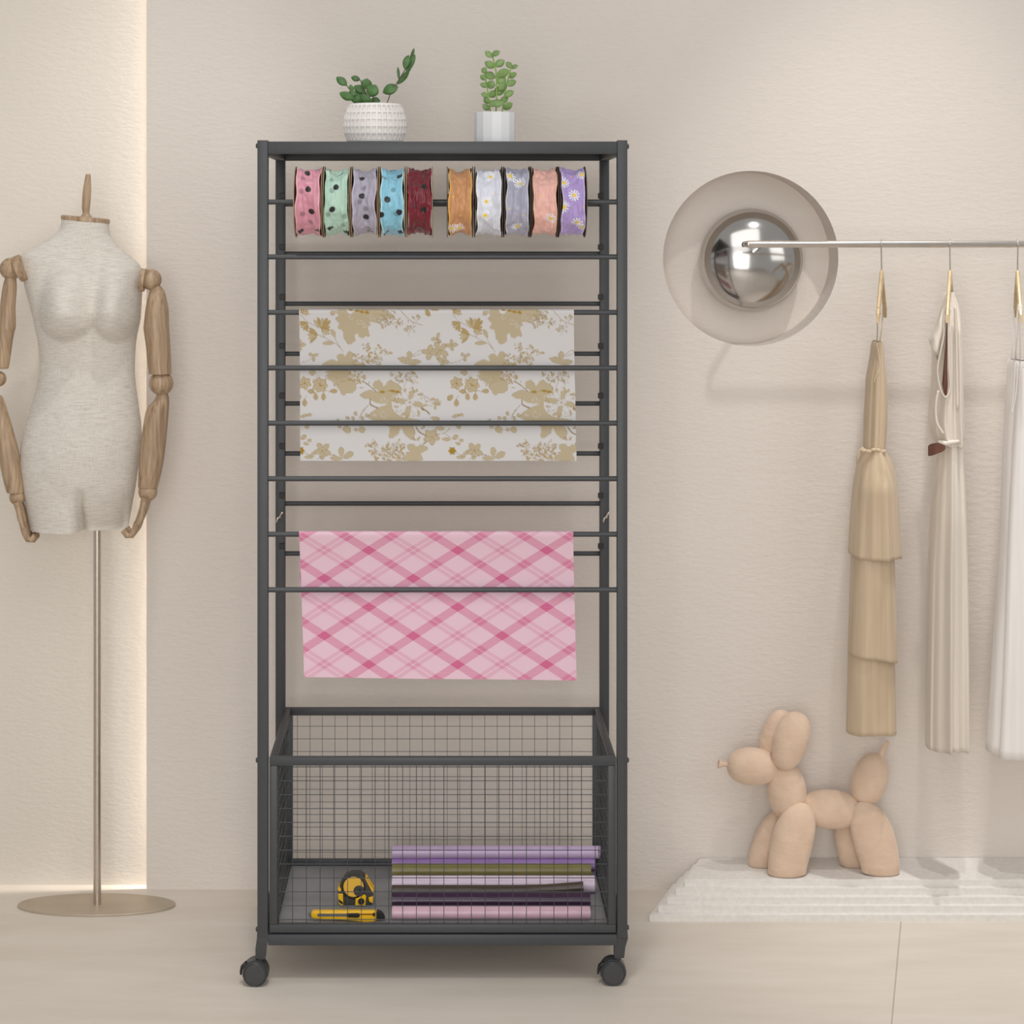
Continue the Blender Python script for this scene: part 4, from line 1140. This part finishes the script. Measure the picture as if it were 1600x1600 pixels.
# ------------------------------------------------------------------ lights, world, camera
def area(name, loc, target, size, power, col=(1, .95, .88), sy=None):
    l = bpy.data.lights.new(name, 'AREA'); l.energy = power; l.color = col; l.shape = 'RECTANGLE'; l.size = size; l.size_y = sy or size
    o = bpy.data.objects.new(name, l); C.objects.link(o); o.location = loc
    o.rotation_euler = (Vector(target)-Vector(loc)).to_track_quat('-Z', 'Y').to_euler(); return o
def spot(name, loc, target, power, ang, blend=.6, rad=.08, col=(1, .95, .88)):
    l = bpy.data.lights.new(name, 'SPOT'); l.energy = power; l.color = col; l.spot_size = math.radians(ang); l.spot_blend = blend; l.shadow_soft_size = rad
    o = bpy.data.objects.new(name, l); C.objects.link(o); o.location = loc
    o.rotation_euler = (Vector(target)-Vector(loc)).to_track_quat('-Z', 'Y').to_euler(); return o
WHT = (1, .99, .975)
area('ceiling_light', (.3, 1.5, 3.4), (.2, 4.2, 1.2), 2.6, 19, WHT, sy=1.6)
area('side_fill', (3.2, 1.4, 2.2), (-.6, 4.2, 1.1), 1.6, 11, WHT)  # soft light added from the right; no window stands there
area('front_fill', (-.4, -.9, 2.6), (-.2, 4.2, .9), 2.2, 16, WHT)  # added frontal fill, hides shadows of the rack on the wall
area('front_fill', (-.3, -.9, 1.35), (-.3, 4.2, 1.0), 1.8, 56, WHT)  # second added fill, low in front, brightens the wall behind the rack
spot('overhead_spot', (1.0, 3.25, 3.3), (1.08, 4.35, .95), 60, 42, .9, .035, WHT)
spot('overhead_spot', (1.3, 3.84, 3.3), (1.22, 3.92, .0), 140, 31, 1.0, .04, WHT)
spot('overhead_spot', (-.35, 3.4, 3.3), (-.78, 4.2, 1.0), 40, 46, .9, .05, WHT)
spot('overhead_spot', (-.2, 2.3, 3.3), (-.2, 3.25, .0), 95, 46, 1.0, .2, WHT)  # added spot that brightens the floor before the rack; no such fitting known
sl = area('cove_light', (wx(229, YW)+.19, YW+.0175, 1.6), (-2, YW+.0215, 1.6), .021, 15, (1, .965, .91), sy=3.18)
sl.rotation_euler = (PI/2, 0, PI/2)
sl.rotation_euler = Matrix(((0,0,1),(1,0,0),(0,1,0))).to_euler()

w = bpy.data.worlds.new('room light'); bpy.context.scene.world = w; w.use_nodes = True
bg = w.node_tree.nodes['Background']; bg.inputs[0].default_value = (1, .98, .955, 1); bg.inputs[1].default_value = .40

cam = bpy.data.cameras.new('camera'); co = bpy.data.objects.new('camera', cam); C.objects.link(co)
cam.sensor_fit = 'HORIZONTAL'; cam.sensor_width = 36; cam.lens = F/1600*36
cam.shift_x = (800-VX)/1600; cam.shift_y = (VY-800)/1600
co.location = (0, 0, H); co.rotation_euler = (PI/2, 0, 0)
cam.clip_start = .05
sc = bpy.context.scene; sc.camera = co
sc.view_settings.view_transform = 'Standard'; sc.view_settings.look = 'None'
sc.view_settings.exposure = -.03; sc.view_settings.gamma = 1; sc.view_settings.use_curve_mapping = False
